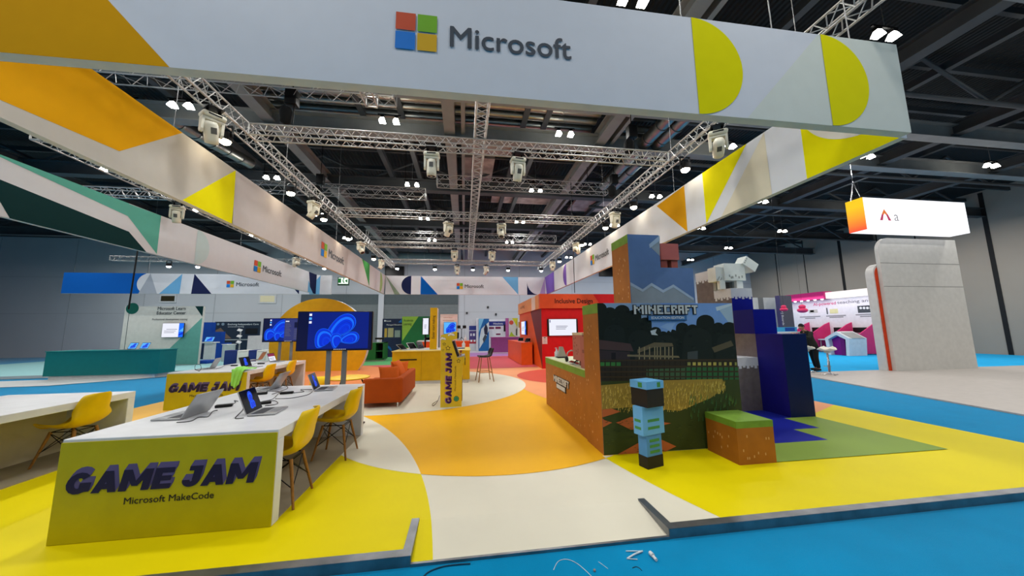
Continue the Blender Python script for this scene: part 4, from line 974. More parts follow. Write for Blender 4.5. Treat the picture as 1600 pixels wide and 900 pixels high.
# mural wall
MX0, MX1, MY, MZ = 1.72, 3.68, 4.15, 1.89
t = thing('mural_wall', 'dark landscape mural wall with block lettering across its top', 'display wall', (2.7, MY, 0))
mb = MB().box(MX0, MX1, MY, MY+.56, 0, MZ, BRN, {'+z': GRS})
mb.box(MX0-.003, MX0, MY, MY+.56, MZ-.13, MZ, GRS)
specks(mb, lambda u, v: V((MX0-.002, u, v)), 26, MY+.05, MY+.5, .08, 1.7, .014, 3)
mb.build('wall_core', t)
def mp(x, y, k): p = fy(x, y, MY); return V((min(MX1, max(MX0, p.x)), MY-.001-.00001*k, min(MZ, max(.005, p.z))))
mb = MB(); K = [1]
def mpoly(pts, c):
    K[0] += 1; mb.face([mp(x, y, K[0]) for x, y in pts], M(*c, .5, var=.02) if isinstance(c, tuple) else c)
mb.face([V((MX0, MY-.001, 0)), V((MX1, MY-.001, 0)), V((MX1, MY-.001, MZ)), V((MX0, MY-.001, MZ))], M(128, 168, 230, .5))
mpoly([(930, 470), (985, 470), (1030, 470), (1046, 482), (1062, 474), (1080, 488), (1000, 505), (930, 505)], (150, 176, 208))
mpoly([(1122, 482), (1146, 476), (1150, 510), (1140, 506)], (176, 200, 222))
mpoly([(1118, 480), (1148, 470), (1148, 477), (1120, 486)], (210, 224, 236))
def crowns(seq, base, c):
    for (x, y, r_) in seq:
        mpoly([(x+r_*math.cos(2*math.pi*k/18), y+r_*.8*math.sin(2*math.pi*k/18)) for k in range(18)], c); mpoly([(x-r_, y), (x+r_, y), (x+r_*1.2, base), (x-r_*1.2, base)], c)
    rd = random.Random(int(seq[0][0])); d_ = tuple(int(v*.72) for v in c); l_ = tuple(int(v*1.22+2) for v in c)
    for k in range(34):
        x, y, r_ = rd.choice(seq); px, py, q = x+rd.uniform(-.8, .8)*r_, y+rd.uniform(-.6, 3)*r_, rd.uniform(1.2, 3.6)
        mpoly([(px+q*math.cos(2*math.pi*j/7), py+q*.7*math.sin(2*math.pi*j/7)) for j in range(7)], d_ if k % 2 else l_)
crowns(((936, 482, 12), (953, 488, 10), (972, 486, 12), (990, 494, 12), (1008, 504, 10), (1024, 518, 9)), 580, (22, 30, 22))
crowns(((1036, 524, 8), (1050, 522, 9), (1066, 512, 10), (1082, 514, 9)), 580, (20, 28, 22))
crowns(((1080, 514, 8), (1102, 503, 14), (1122, 511, 9), (1139, 512, 11), (1150, 516, 8)), 580, (20, 29, 22))
crowns(((960, 520, 16), (1000, 530, 18), (1040, 536, 16), (1090, 530, 22), (1136, 534, 16)), 580, (28, 36, 30))
mpoly([(1031, 511), (1042, 505), (1056, 504), (1051, 511), (1048, 519), (1041, 514)], (150, 186, 236)); mpoly([(1016, 517), (1026, 514), (1024, 520), (1028, 524), (1018, 523)], (206, 214, 220))
mpoly([(930, 531), (985, 537), (990, 549), (930, 546)], (84, 62, 60)); mpoly([(936, 547), (984, 550), (984, 570), (936, 570)], (60, 48, 50)); mpoly([(955, 551), (962, 551), (962, 562), (955, 562)], (30, 26, 28))
mpoly([(996, 546), (1022, 535), (1050, 536), (1052, 541), (1020, 543), (996, 552)], (110, 98, 76)); mpoly([(992, 553), (1050, 545), (1052, 566), (992, 566)], (52, 50, 44))
for x in (998, 1006, 1014, 1022, 1026, 1031, 1038, 1044, 1050): mpoly([(x, 542), (x+1.6, 542), (x+1.6, 562), (x, 562)], (150, 136, 104))
mpoly([(980, 554), (1060, 556), (1062, 559), (980, 557)], (132, 120, 92))
mpoly([(1112, 543), (1142, 532), (1146, 540), (1116, 551)], (96, 86, 66)); mpoly([(1074, 550), (1090, 548), (1090, 566), (1074, 566)], (70, 76, 78))
mpoly([(930, 562), (1180, 560), (1180, 722), (930, 722)], (50, 44, 34))
mpoly([(938, 566), (970, 566), (970, 573), (938, 573)], (62, 128, 60)); mpoly([(1070, 573), (1180, 572), (1180, 600), (1070, 600)], (50, 104, 62)); mpoly([(1010, 577), (1070, 575), (1070, 592), (1010, 592)], (70, 100, 70))
for k in range(10):
    x = 1074+k*8; mpoly([(x, 566), (x+5, 566), (x+5, 571), (x, 571)], (190, 176, 90) if k % 3 else (150, 150, 84))
for k in range(26):
    x = 936+k*8.4; y = 562-(k % 2)
    mpoly([(x, y), (x+1.8, y), (x+1.8, y+32), (x, y+32)], (44, 36, 26))
for y in (562, 572, 580, 588): mpoly([(930, y), (1180, y-1.5), (1180, y+.8), (930, y+2.4)], (66, 52, 34))
mpoly([(930, 596), (1180, 592), (1180, 722), (930, 722)], (60, 72, 34))
WH = [(240, 208, 96), (222, 188, 80), (250, 222, 120), (196, 164, 70)]
rd = random.Random(5)
mpoly([(938, 602), (985, 598), (1020, 596), (1040, 594), (1128, 592), (1134, 604), (1110, 622), (1062, 642), (1040, 640), (985, 636), (940, 640)], (170, 140, 60))
for k in range(620):
    x = rd.uniform(940, 1132); yb = 640-max(0, (x-1055))*.44 if x > 1055 else 638; yt = 601-(x-940)*.045
    y = rd.uniform(yt, max(yt+4, yb)); L_ = rd.uniform(4, 8); mpoly([(x, y+L_), (x+rd.uniform(.7, 1.2), y+L_), (x+rd.uniform(.4, 2.4), y)], WH[k % 4])
for k in range(60):
    x = rd.uniform(1070, 1148); y = rd.uniform(612, 650); mpoly([(x, y+9), (x+1.6, y+9), (x+1.2, y)], (70, 110, 66) if k % 2 else (86, 124, 60))
for pts in ([(930, 640), (955, 638), (969, 643), (940, 652)], [(930, 654), (944, 656), (956, 660), (930, 668)], [(962, 660), (985, 651), (1010, 655), (1048, 661), (1020, 668), (985, 671)], [(964, 710), (996, 692), (1034, 687), (1056, 697), (1040, 708), (1000, 712)]):
    mpoly(pts, (196, 104, 58))
for k in range(90):
    x = rd.uniform(940, 1150); y = rd.uniform(650, 712); mpoly([(x, y+1.2), (x+rd.uniform(3, 8), y+1), (x+3, y)], (78, 92, 44) if k % 2 else (44, 56, 26))
pn = mb.build('mural_panel', t)
a, b = fy(990, 491, MY), fy(1088, 477, MY)
mb = MB(); blockword(mb, (a.x, MY-.004, a.z), (1, 0, 0), (0, 0, 1), b.x-a.x, b.z-a.z, M(216, 216, 214, .5), M(26, 26, 28, .5))
a, b = fy(1011.5, 500.5, MY), fy(1070, 493, MY)
mb.box(a.x-.004, b.x+.004, MY-.03, MY-.004, a.z-.006, b.z+.002, M(20, 24, 30)).box(a.x, b.x, MY-.034, MY-.004, a.z, b.z, M(62, 118, 180))
mb.text('EDUCATION EDITION', ((a.x+b.x)/2, MY-.034, a.z+.016), (1, 0, 0), (0, 0, 1), (b.z-a.z)*.55, M(236, 238, 240), w=(b.x-a.x)*.86, bold=.02, align='C', lift=.002)
mb.build('lettering', t, label='grey block lettering over a blue plate')
# side counter of the booth
t = thing('display_counter', 'brown counter with a green rim behind the mural wall', 'counter', (2.05, 5.9, 0))
CX = 1.735
mb = MB().box(CX, 2.4, MY+.57, 7.13, 0, .96, BRN).box(CX-.003, CX, MY+.57, 7.13, .855, .96, GRS).box(CX-.003, 2.4, 7.13, 7.133, .855, .96, GRS)
specks(mb, lambda u, v: V((CX-.002, u, v)), 60, MY+.65, 7.05, .06, .82, .014, 8); mb.build('cabinet', t)
MB().box(CX-.003, 2.4, MY+.57, 7.133, .96, .975, M(206, 214, 176, .4)).build('worktop', t)
a, b = fx(866.5, 604, CX), fx(890, 607, CX)
mb = MB(); blockword(mb, (CX-.002, a.y, .575), (0, -1, 0), (0, 0, 1), a.y-b.y, .11, M(206, 204, 200, .5), M(40, 36, 34, .5))
mb.box(CX-.016, CX, b.y+.22, a.y-.2, .48, .55, M(196, 200, 204)).box(CX-.012, CX, b.y+.19, a.y-.17, .465, .56, M(50, 44, 40)); mb.build('lettering', t)
# things on it
t = thing('display_box', 'dusky pink two part box with a beige lid standing on the brown counter', 'box', (2.0, 5.0, .975))
mb = MB().box(1.76, 2.2, 4.76, 4.98, .975, 1.44, M(170, 100, 88, .6)).box(1.758, 1.76, 4.8, 4.9, 1.2, 1.25, M(130, 74, 66, .6)); mb.build('body', t)
mb = MB().box(1.8, 2.12, 4.985, 5.46, 1.06, 1.46, M(178, 110, 96, .6)); rd = random.Random(2)
for k in range(10): u, v = rd.uniform(5.02, 5.38), rd.uniform(1.1, 1.4); mb.face([(1.799, u+.05, v), (1.799, u, v), (1.799, u, v+.03), (1.799, u+.05, v+.03)], M(150, 84, 74, .6))
mb.build('front_block', t); MB().box(1.795, 2.125, 4.983, 5.465, 1.46, 1.5, M(206, 190, 160)).build('lid', t); MB().box(1.85, 2.05, 5.0, 5.3, .975, 1.06, M(120, 70, 60)).build('foot', t)
p = fz(870, 558.5, .975); bottle(p.x, p.y, .975, .2, 'white pump bottle on the far end of the brown counter')
p = fz(877, 559, .975)
t = thing('sensor_unit', 'grey wedge shaped device on a black foot on the brown counter', 'device', (p.x, p.y, .975))
MB().prism([(p.x-.07, p.y-.05, 1.0), (p.x+.1, p.y-.05, 1.0), (p.x+.03, p.y-.05, 1.2), (p.x-.03, p.y-.05, 1.2)], (0, .1, 0), M(170, 166, 156)).build('body', t); MB().rbox(p.x-.1, p.x+.12, p.y-.08, p.y+.08, .975, 1.0, BLACK, .008, 2).build('foot', t)
p = fz(893, 565, .975)
t = thing('headset', 'black and grey headset resting on the brown counter', 'headset', (p.x, p.y, .975))
MB().tube(spline([(p.x-.09, p.y, 1.02), (p.x-.06, p.y+.02, 1.13), (p.x+.02, p.y+.03, 1.17), (p.x+.09, p.y+.02, 1.12), (p.x+.11, p.y, 1.02)], 5), .012, M(150, 146, 140), 8).build('headband', t)
for s in (-.09, .11): MB().lathe([(.0, -.02), (.045, -.02), (.05, 0), (.045, .02), (0, .02)], BLACK, 16, (p.x+s, p.y, 1.025), (1, 0, .1)).build('ear_cup', t)
p = fz(897, 569, .975); tablet(p.x+.08, p.y-.05, .975, R(60), 'white tablet lying tilted beside the headset', .9, WHITE, 15)
# blocky column in front of the mural (plain stand-in)
t = thing('totem', 'slim totem of stacked dark and light blue blocks in front of the mural', 'statue', (2.12, 3.76, 0), R(17))
TB, TBD, TG, TK = M(104, 172, 222, .5), M(78, 140, 196, .5), M(70, 140, 70, .5), mat('totem_dark', (34, 30, 28), .5)
MB().box(-.12, .12, -.066, .066, 0, .13, TK).build('foot_block', t, world=False)
mb = MB().box(-.115, .115, -.062, .062, .13, .50, TBD)
for z in (.16, .22, .28): mb.box(-.07, .08, -.0635, -.062, z, z+.03, TG)
mb.build('lower_block', t, world=False)
mb = MB().box(-.165, .165, -.07, .07, .36, .67, TB)
for z in (.42, .50): mb.box(-.09, .09, -.0715, -.07, z, z+.03, TG).box(-.1665, -.165, -.04, .05, z, z+.03, TG)
mb.build('middle_block', t, world=False)
MB().box(-.13, .13, -.12, .12, .67, .89, TK).build('upper_block', t, world=False)
mb = MB().box(-.135, .135, -.125, .125, .87, .955, TB).box(.03, .08, -.1265, -.125, .885, .94, TG).box(-.1365, -.135, -.06, .0, .885, .94, TG); mb.build('top_block', t, world=False)
# turf block seat
t = thing('turf_cube', 'brown cube seat with a green top standing before the mural', 'cube', (3.34, 3.86, 0))
mb = MB().box(3.1, 3.58, 3.6, 4.1, 0, .40, BRN)
specks(mb, lambda u, v: V((u, 3.599, v)), 9, 3.14, 3.54, .04, .33, .014, 4); specks(mb, lambda u, v: V((3.099, 4.1-(u-3.6), v)), 9, 3.64, 4.06, .04, .33, .014, 6)
mb.build('body', t); MB().box(3.099, 3.581, 3.599, 4.101, .40, .475, GRS).build('top_pad', t)
# tall stepped sky wall
TY = 5.6
tx0, tx1, tx2 = fy(982, 400, TY).x, fy(1030.5, 392, TY).x, fy(1085, 450, TY).x; tz1, tz2 = fy(982, 366, TY).z, fy(1058, 418.5, TY).z
t = thing('stepped_wall', 'tall stepped blue wall with painted mountains behind the mural', 'display wall', ((tx0+tx2)/2, TY, 0))
mb = MB().box(tx0, tx1, TY, TY+.68, 0, tz1, BRN, {'-y': SKYP, '+z': GRS}).box(tx1, tx2, TY, TY+.68, 0, tz2, BRN, {'-y': SKYP, '+z': GRS}).box(tx0-.003, tx0, TY, TY+.68, tz1-.16, tz1, GRS)
specks(mb, lambda u, v: V((tx0-.002, u, v)), 24, TY+.06, TY+.62, 1.6, 3.0, .02, 9); mb.build('wall_core', t)
mb = MB()
def tp(pts, m, k): mb.face([V((min(tx2, max(tx0, fy(x, y, TY).x)), TY-.002*k, fy(x, y, TY).z)) for x, y in pts], m)
tp([(985, 441), (1004, 452), (1018, 443), (1036, 454), (1052, 445), (1085, 470), (1090, 520), (990, 520)], MTN, 1)
tp([(985, 441), (1004, 452), (1018, 442), (1036, 453), (1052, 444.5), (1084, 466), (1084, 470), (1052, 449), (1036, 457.5), (1018, 447), (1004, 456), (985, 446)], MTNL, 2)
tp([(1030.4, 371), (1014, 384), (1031, 400)], MTN, 1); tp([(1030.4, 368), (1014, 382), (1015, 388), (1031, 376)], MTNL, 2)
mb.build('painted_mountains', t)
a, b = fy(1033.5, 405.5, 5.7), fy(1059.5, 381, 5.7); zb = tz2
t = thing('block_figure', 'dusky pink block raised on two short legs atop the stepped wall', 'statue', ((a.x+b.x)/2, 5.85, zb))
PK = M(176, 96, 96, .6); MB().box(a.x, b.x, 5.7, 6.1, a.z, b.z, PK).build('body', t)
w_ = (b.x-a.x)
for x in (a.x+.01, b.x-.01-w_*.36): MB().box(x, x+w_*.36, 5.74, 5.98, zb, a.z, M(158, 78, 76, .6)).build('leg', t)
# stepped mountain with blue cascade
SX0, SX1 = 5.56, 6.05
t = thing('stepped_display', 'stepped rock column with deep blue blocks and snow caps', 'display', (5.8, 6.2, 0))
ys = (5.22, 5.77, 6.26, 6.75, 7.3); zs = (1.43, 1.905, 2.38, 2.86)
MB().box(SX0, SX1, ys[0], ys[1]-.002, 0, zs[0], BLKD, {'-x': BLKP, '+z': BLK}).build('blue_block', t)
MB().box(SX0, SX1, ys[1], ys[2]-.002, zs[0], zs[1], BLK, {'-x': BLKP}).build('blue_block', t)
MB().box(SX0, SX1, ys[1], ys[2]-.002, 0, zs[0]-.001, ROCK).build('rock_block', t)
MB().box(SX0, SX1, ys[2], ys[3]-.002, 0, zs[2]-.18, ROCK, {'-y': BLK}).build('rock_block', t)
MB().box(SX0, SX1, ys[3], ys[4], 0, zs[3]-.2, ROCK).build('rock_block', t)
def snowcap(x0, x1, y0, y1, z0, z1):
    mb = MB().box(x0-.004, x1+.004, y0-.004, y1, z0, z1, SNOW); rd = random.Random(int(y0*100))
    for k in range(6):
        y = y0+(y1-y0)*k/6; mb.box(x0-.004, x0, y, y+(y1-y0)/9, z0-.03-.03*(k % 2), z0, SNOW)
        x = x0+(x1-x0)*k/6; mb.box(x, x+(x1-x0)/9, y0-.004, y0, z0-.03-.02*(k % 2), z0, SNOW)
    return mb
snowcap(SX0, SX1, ys[2], ys[3]-.006, zs[2]-.18, zs[2]).build('snow_cap', t); snowcap(SX0, SX1, ys[3], ys[4], zs[3]-.2, zs[3]).build('snow_cap', t)
MB().box(5.06, SX0-.002, ys[1], ys[2]-.002, 0, .83, ROCK).build('rock_block', t); snowcap(5.06, SX0-.006, ys[1], ys[2]-.006, .83, .985).build('snow_cap', t)
# white block figure on the step
Yg = 6.42
t = thing('block_figure', 'white four legged block figure with tilted head on the snowy step', 'statue', (5.9, 6.5, zs[2]))
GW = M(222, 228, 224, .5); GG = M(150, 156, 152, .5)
def gb(x0, x1, y0, y1): a, b = fy(x0, y1, Yg), fy(x1, y0, Yg); return a.x, b.x, a.z, b.z
a = gb(1133, 1163, 412, 438); mb = MB().box(a[0], a[1], Yg, Yg+.3, a[2], a[3], GW)
for k, (u, v) in enumerate(((.2, .2), (.35, .12), (.5, .22), (.65, .12), (.8, .16), (.28, .1))): x = a[0]+(a[1]-a[0])*u; z = a[2]+(a[3]-a[2])*v; mb.box(x, x+.03, Yg-.002, Yg, z, z+.05, GG)
mb.build('body', t)
c_ = gb(1121, 1134, 417, 439); mb = MB().box(c_[0], c_[1], Yg+.03, Yg+.27, c_[2], c_[3], GW)
for k in range(5): mb.box(c_[0]+.02+.025*k, c_[0]+.035+.025*k, Yg+.028, Yg+.03, c_[2]+.03*(k % 3), c_[2]+.05+.03*(k % 3), GG)
mb.build('rear_block', t)
cx, cz = (fy(1170, 413, Yg).x, fy(1170, 413, Yg).z); hm = MB(); hm.T = Matrix.Translation((cx, Yg+.05, cz)) @ Matrix.Rotation(R(33), 4, 'Y'); hm.box(-.17, .17, -.1, .14, -.1, .1, GW)
for k in range(3): hm.box(-.15, -.12, -.101, -.1, -.07+.05*k, -.04+.05*k, GG)
hm.build('head_block', t)
for x0, x1 in ((1126.5, 1134), (1153, 1161.5)):
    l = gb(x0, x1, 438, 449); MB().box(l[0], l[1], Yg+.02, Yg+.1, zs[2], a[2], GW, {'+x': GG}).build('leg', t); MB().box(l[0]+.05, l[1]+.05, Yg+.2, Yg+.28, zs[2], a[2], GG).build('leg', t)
# ================================================================== INCLUSIVE DESIGN BOOTH
RED = M(206, 14, 22, .45); OR1 = M(226, 92, 26, .45); OR2 = M(222, 82, 38, .45); OR3 = M(234, 152, 84, .45); MAR = M(112, 34, 34, .45)
IY = 13.4; ix = fy(847, 540, IY).x; iz1, iz2 = fy(847, 482, IY).z, fy(847, 459.5, IY).z
ixr = fy(1010, 480, IY).x; iyb = fx(812, 500, ix).y
t = thing('exhibition_booth', 'red and orange booth with an inclusive lettered header', 'booth', ((ix+ixr)/2, IY, 0))
mb = MB().box(ix, ixr, IY, IY+.12, 0, iz1, RED).box(ix, ix+.12, IY+.12, iyb, 0, iz1, OR1)
e = .003
mb.face([V((ix-e, fx(829, 486, ix).y, iz1)), V((ix-e, IY, iz1)), V((ix-e, IY, 0))][::-1], MAR); mb.build('booth_wall', t)
mb = MB().box(ix-.08, ixr, IY-.1, IY+.12, iz1, iz2, OR2).box(ix-.08, ix+.1, IY+.12, iyb, iz1, iz2, OR3)
mb.face([V((fy(925, 460, IY).x, IY-.1-e, iz2)), V((fy(937, 470, IY).x, IY-.1-e, iz1+.1)), V((ixr, IY-.1-e, iz1+.1)), V((ixr, IY-.1-e, iz2))][::1], RED)
mb.face([V((ix-.08-e, fx(833, 470, ix).y, iz1)), V((ix-.08-e, fx(839, 470, ix).y, iz1)), V((ix-.08-e, fx(839, 470, ix).y, iz2)), V((ix-.08-e, fx(833, 470, ix).y, iz2))], M(232, 206, 190, .5))
hd = mb.build('header', t)
a, b = fy(867, 473, IY-.1), fy(926, 473, IY-.1)
mb = MB().text('Inclusive Design', (a.x, IY-.103, a.z-.02), (1, 0, 0), (0, 0, 1), .2, M(26, 6, 2), bold=.014, w=b.x-a.x)
mb.text('Learning', (ix-.083, fx(815, 480, ix).y, fx(818, 482, ix).z), (0, -1, 0), (0, 0, 1), .17, M(120, 60, 20), w=fx(815, 480, ix).y-fx(822, 480, ix).y); mb.build('lettering', hd)
a, b = fy(856, 525, IY-.1), fy(903, 498, IY-.1)
tv('television', 'large white screen on the red booth wall', (a.x+b.x)/2, IY-.07, a.z, b.z, b.x-a.x, 'doc', wall=.02, inset=.07)
a, b = fy(847.5, 537.5, IY-.01), fy(855, 526, IY-.01)
mb = MB().box(a.x, b.x, IY-.012, IY-.001, a.z, b.z, M(222, 196, 192)); mb.box(a.x+.07, b.x-.07, IY-.014, IY-.012, b.z-.06, b.z-.03, BLACK)
for k in range(4): mb.box(a.x+.05, b.x-.05-.02*(k % 2), IY-.0135, IY-.012, b.z-.12-.04*k, b.z-.105-.04*k, M(180, 150, 150))
solo(mb, 'notice', 'small pale notice sheet on the red wall below the screen', 'sign', ((a.x+b.x)/2, IY-.01, a.z))
ya, yb_ = fx(821, 510, ix-.1).y, fx(814, 510, ix-.1).y; za, zb_ = fx(817, 523, ix-.1).z, fx(817, 502, ix-.1).z
tv('television', 'screen on the orange side wall of the booth, seen edge on', ix-.08, (ya+yb_)/2, za, zb_, abs(yb_-ya), 'slide', rz=R(-90), wall=.02)
p, q, s_ = fz(815, 570.7), fz(798, 558), fz(835, 570)
t = thing('service_counter', 'orange box counter with small devices beside the orange booth wall', 'counter', ((p.x+ix)/2, (p.y+q.y)/2, 0))
MB().box(p.x, ix-.09, p.y, q.y, 0, .97, OR1).build('cabinet', t); MB().box(p.x-.01, ix-.088, p.y-.01, q.y+.01, .97, .99, OR2).build('worktop', t)
for k in range(4): tablet(p.x+.3+.17*(k % 3), p.y+.45+.5*k, .99, R(-70+15*k), 'small upright tablet on the orange counter, %s' % ('nearest', 'second', 'third', 'farthest')[k], 1.0, [BLACK, SILVER, BLACK, SILVER][k], 62, 'off', 'tablets on the orange counter')
def post_tube(name, lb, cat, p, h, r, m): return solo(MB().tube([p, V(p)+V((0, 0, h))], r, m, 8), name, lb, cat, p)
p = fy(897, 430, 12.9); post_tube('hanging_cable', 'dark cable dropping from the roof to the red booth header', 'cable', (p.x, 12.9, iz2), 4.9, .015, BLACK)
# ================================================================== BACK BOOTHS
def board(name, lb, cat, x0, x1, ytop, Y, m, decals=(), depth=.15, zb=-.06, back=None):
    a, b = fy(x0, ytop, Y), fy(x1, ytop, Y); zt = (a.z+b.z)/2
    t = thing(name, lb, cat, ((a.x+b.x)/2, Y, zb))
    bx_ = MB().box(a.x, b.x, Y, Y+depth, zb, zt, m).build('panel', t)
    if decals:
        mb = MB()
        for k, d_ in enumerate(decals):
            l = .003+.0015*k
            if d_[0] == 'r': _, xa, xb, ya, yb2, mm = d_; P, Q = fy(xa, yb2, Y), fy(xb, ya, Y); mb.box(P.x, Q.x, Y-l, Y-.0005, max(P.z, zb+.01), min(Q.z, zt), mm)
            elif d_[0] == 'p': mb.face([V((min(b.x, max(a.x, fy(x, y, Y).x)), Y-l, min(zt, max(zb+.005, fy(x, y, Y).z)))) for x, y in d_[1]], d_[2])
            elif d_[0] == 't': _, tx, xa, xb, ya, hp, mm = d_; P, Q = fy(xa, ya, Y), fy(xb, ya, Y); mb.text(tx, (P.x, Y, P.z), (1, 0, 0), (0, 0, 1), hp/F_PX*Y, mm, w=Q.x-P.x, lift=l, bold=.01)
            elif d_[0] == 'o':
                _, cx, cy, rp, a0, a1, mm = d_; c = fy(cx, cy, Y); rr = (fy(cx+rp, cy, Y)-c).x
                mb.face([V((min(b.x, max(a.x, c.x+rr*math.cos(R(a0+(a1-a0)*k2/30)))), Y-l, c.z+rr*math.sin(R(a0+(a1-a0)*k2/30)))) for k2 in range(31)], mm)
        mb.build('graphics', t)
    return t
NV = M(24, 38, 70, .5); WT = M(214, 220, 226, .5)
board('exhibit_board', 'navy display panel with small pictures left of the green wall', 'exhibit board', 598, 628.5, 498, 21.5, NV,
      [('p', [(622, 504), (628, 498), (628, 504)], M(20, 96, 170, .5)), ('t', 'Microsoft', 603, 611, 502.5, 2, WT), ('r', 600.5, 602.5, 500, 502.5, WT), ('t', 'Managed Education', 604, 628, 508.5, 2, WT), ('r', 599, 628, 511, 528.5, M(36, 56, 84, .5)), ('r', 600.5, 605, 513, 527, M(190, 160, 70, .5)), ('r', 606, 615, 512.5, 527, M(176, 172, 130, .5)), ('r', 616.5, 625.5, 516, 527, M(140, 160, 156, .5)), ('o', 601, 550, 11.5, 0, 90, M(10, 92, 160, .5))], zb=0)
board('exhibit_board', 'green display panel with a lime triangle in the back', 'exhibit board', 628.5, 676, 494.5, 21.0, M(24, 104, 58, .5),
      [('p', [(628.5, 494), (654, 494), (628.5, 533)], M(132, 176, 64, .5)), ('t', 'Accelerate', 630.5, 645.5, 502.5, 4, M(40, 70, 30, .5)), ('t', 'Learning', 630.5, 643, 508.2, 4, M(40, 70, 30, .5))], zb=0)
board('exhibit_board', 'pale pink display panel behind the sign column', 'exhibit board', 688, 715, 491, 20.0, M(226, 204, 196, .5), [('t', 'Surface for Education', 693, 707, 497, 1.6, M(180, 110, 90)), ('r', 692, 709, 500, 501, M(200, 150, 130))], zb=0)
a, b = fy(693, 522, 19.8), fy(713, 503, 19.8); tv('television', 'bright blue screen on the pale pink panel', (a.x+b.x)/2, 19.88, a.z, b.z, b.x-a.x, 'light', wall=.06)
GC = M(30, 96, 46, .5); GCD = M(10, 40, 22, .6)
a, b = fz(570, 565), fz(600, 560); Yc = 18.6; xa, xm_, xb = fy(560, 545, Yc).x, fy(587, 545, Yc).x, fy(600, 545, Yc).x
t = thing('open_cabinet', 'green cabinet with two open shelves behind the large screen', 'cabinet', ((xa+xb)/2, Yc, 0))
MB().box(xa, xm_, Yc, Yc+.9, .1, .98, GC).box(xm_, xb, Yc, Yc+.05, .1, .16, GC).box(xb-.06, xb, Yc, Yc+.9, .1, .98, GC).box(xm_, xb-.06, Yc+.8, Yc+.9, .1, .98, GCD).box(xm_, xb, Yc, Yc+.9, .95, .98, GC).build('carcass', t)
MB().box(xm_, xb-.06, Yc+.03, Yc+.8, .52, .56, GC).build('shelf', t); MB().box(xa+.05, xb-.05, Yc+.06, Yc+.85, 0, .1, M(160, 170, 160)).build('plinth', t)
t = thing('camera_stand', 'small black camera device on the green cabinet', 'camera', (xb-.3, Yc+.4, .98)); MB().rbox(xb-.55, xb-.1, Yc+.3, Yc+.5, 1.14, 1.24, BLACK, .02, 2).build('body', t); MB().tube([(xb-.3, Yc+.4, .98), (xb-.3, Yc+.4, 1.15)], .05, WHITE, 10).build('foot', t)
ORC = M(226, 84, 26, .5)
def simple_counter(lb, x0, x1, ytop, Y, m, top=WHITE, depth=.7):
    a, b = fy(x0, ytop, Y), fy(x1, ytop, Y); t = thing('service_counter', lb, 'counter', ((a.x+b.x)/2, Y, 0)); z = a.z
    MB().box(a.x, b.x, Y, Y+depth, .08, z-.05, m).build('cabinet', t); MB().box(a.x+.04, b.x-.04, Y+.05, Y+depth-.05, 0, .08, M(200, 196, 192)).build('plinth', t); MB().box(a.x-.03, b.x+.03, Y-.03, Y+depth+.03, z-.05, z, top).build('worktop', t)
    return t, a, b
t, a, b = simple_counter('orange counter with white top left of the sign column, far back', 653, 676, 532.5, 16.5, ORC); tablet((a.x+b.x)/2+.05, 16.8, a.z, 0, 'white tablet stand on the far orange counter', 1.0, WHITE, 50)
t, a, b = simple_counter('orange counter right of the arcade cabinet, far back', 708, 733.5, 533, 17.5, ORC, M(230, 110, 60, .5)); bottle(fy(727, 533, 17.7).x, 17.7, a.z, .3, 'white pump bottle on the far right orange counter')
pz = a.z; pc = fy(721, 533, 17.8)
t = thing('light_stand', 'black tripod stand with two small lamps on the far orange counter', 'tripod', (pc.x, 17.8, pz))
MB().tube([(pc.x, 17.8, pz+.1), (pc.x, 17.8, pz+.62)], .018, BLACKM, 6).build('pole', t)
for k in range(3): a_ = 2*math.pi*k/3+.4; MB().tube([(pc.x, 17.8, pz+.2), (pc.x+.16*math.cos(a_), 17.8+.16*math.sin(a_), pz)], .012, BLACKM, 6).build('leg', t)
for s in (-.14, .15): MB().tube([(pc.x, 17.8, pz+.6), (pc.x+s, 17.8, pz+.7)], .012, BLACKM, 6).rbox(pc.x+s-.09, pc.x+s+.09, 17.72, 17.8, pz+.64, pz+.8, BLACK, .02, 2).build('lamp_head', t)
# purple counter and far right-of-centre boards
PC = M(136, 66, 122, .5)
Yp = 22.6; a, b = fy(768, 527, Yp), fy(815, 527, Yp)
t = thing('service_counter', 'long purple counter at the far end of the aisle', 'counter', ((a.x+b.x)/2, Yp, 0)); z = a.z
MB().box(a.x, b.x, Yp, Yp+.8, .1, z-.04, PC).build('cabinet', t); MB().box(a.x+.02, b.x-.02, Yp+.02, Yp+.75, 0, .1, M(196, 180, 190)).build('plinth', t); MB().box(a.x-.03, b.x+.03, Yp-.03, Yp+.83, z-.04, z, M(156, 84, 142, .5)).build('worktop', t)
board('exhibit_board', 'navy and red poster board at the far end, left of the white pillar', 'exhibit board', 732, 744.5, 499, 27, M(196, 200, 206, .6), [('r', 733, 744, 509, 516, M(40, 56, 130)), ('r', 733, 744, 517, 531, M(70, 60, 120)), ('r', 733, 744, 531, 537, M(160, 40, 60)), ('r', 735, 737, 521, 525, WT), ('r', 739, 742, 521, 525, WT), ('r', 735, 738, 531, 534, WT), ('r', 740, 743, 531, 534, WT)])
board('booth_pillar', 'white pillar between the poster board and the blue panel, far end', 'pillar', 744.5, 748, 497, 26.6, M(226, 228, 232, .6))
board('exhibit_board', 'blue patterned panel with a light corner at the far end', 'exhibit board', 748, 764, 498, 26.4, M(24, 96, 160, .6), [('p', [(748, 498), (756, 498), (748, 520)], M(120, 186, 220, .6)), ('p', [(749, 545), (749, 530), (752, 514), (758, 508), (764, 503), (764, 516), (757, 532)], M(190, 204, 210, .6)), ('p', [(756, 514), (759, 505), (762, 512), (762, 524), (757, 522)], M(30, 34, 60, .6)), ('p', [(754, 530), (758, 522), (761, 526), (756, 536)], M(60, 70, 80, .6))])
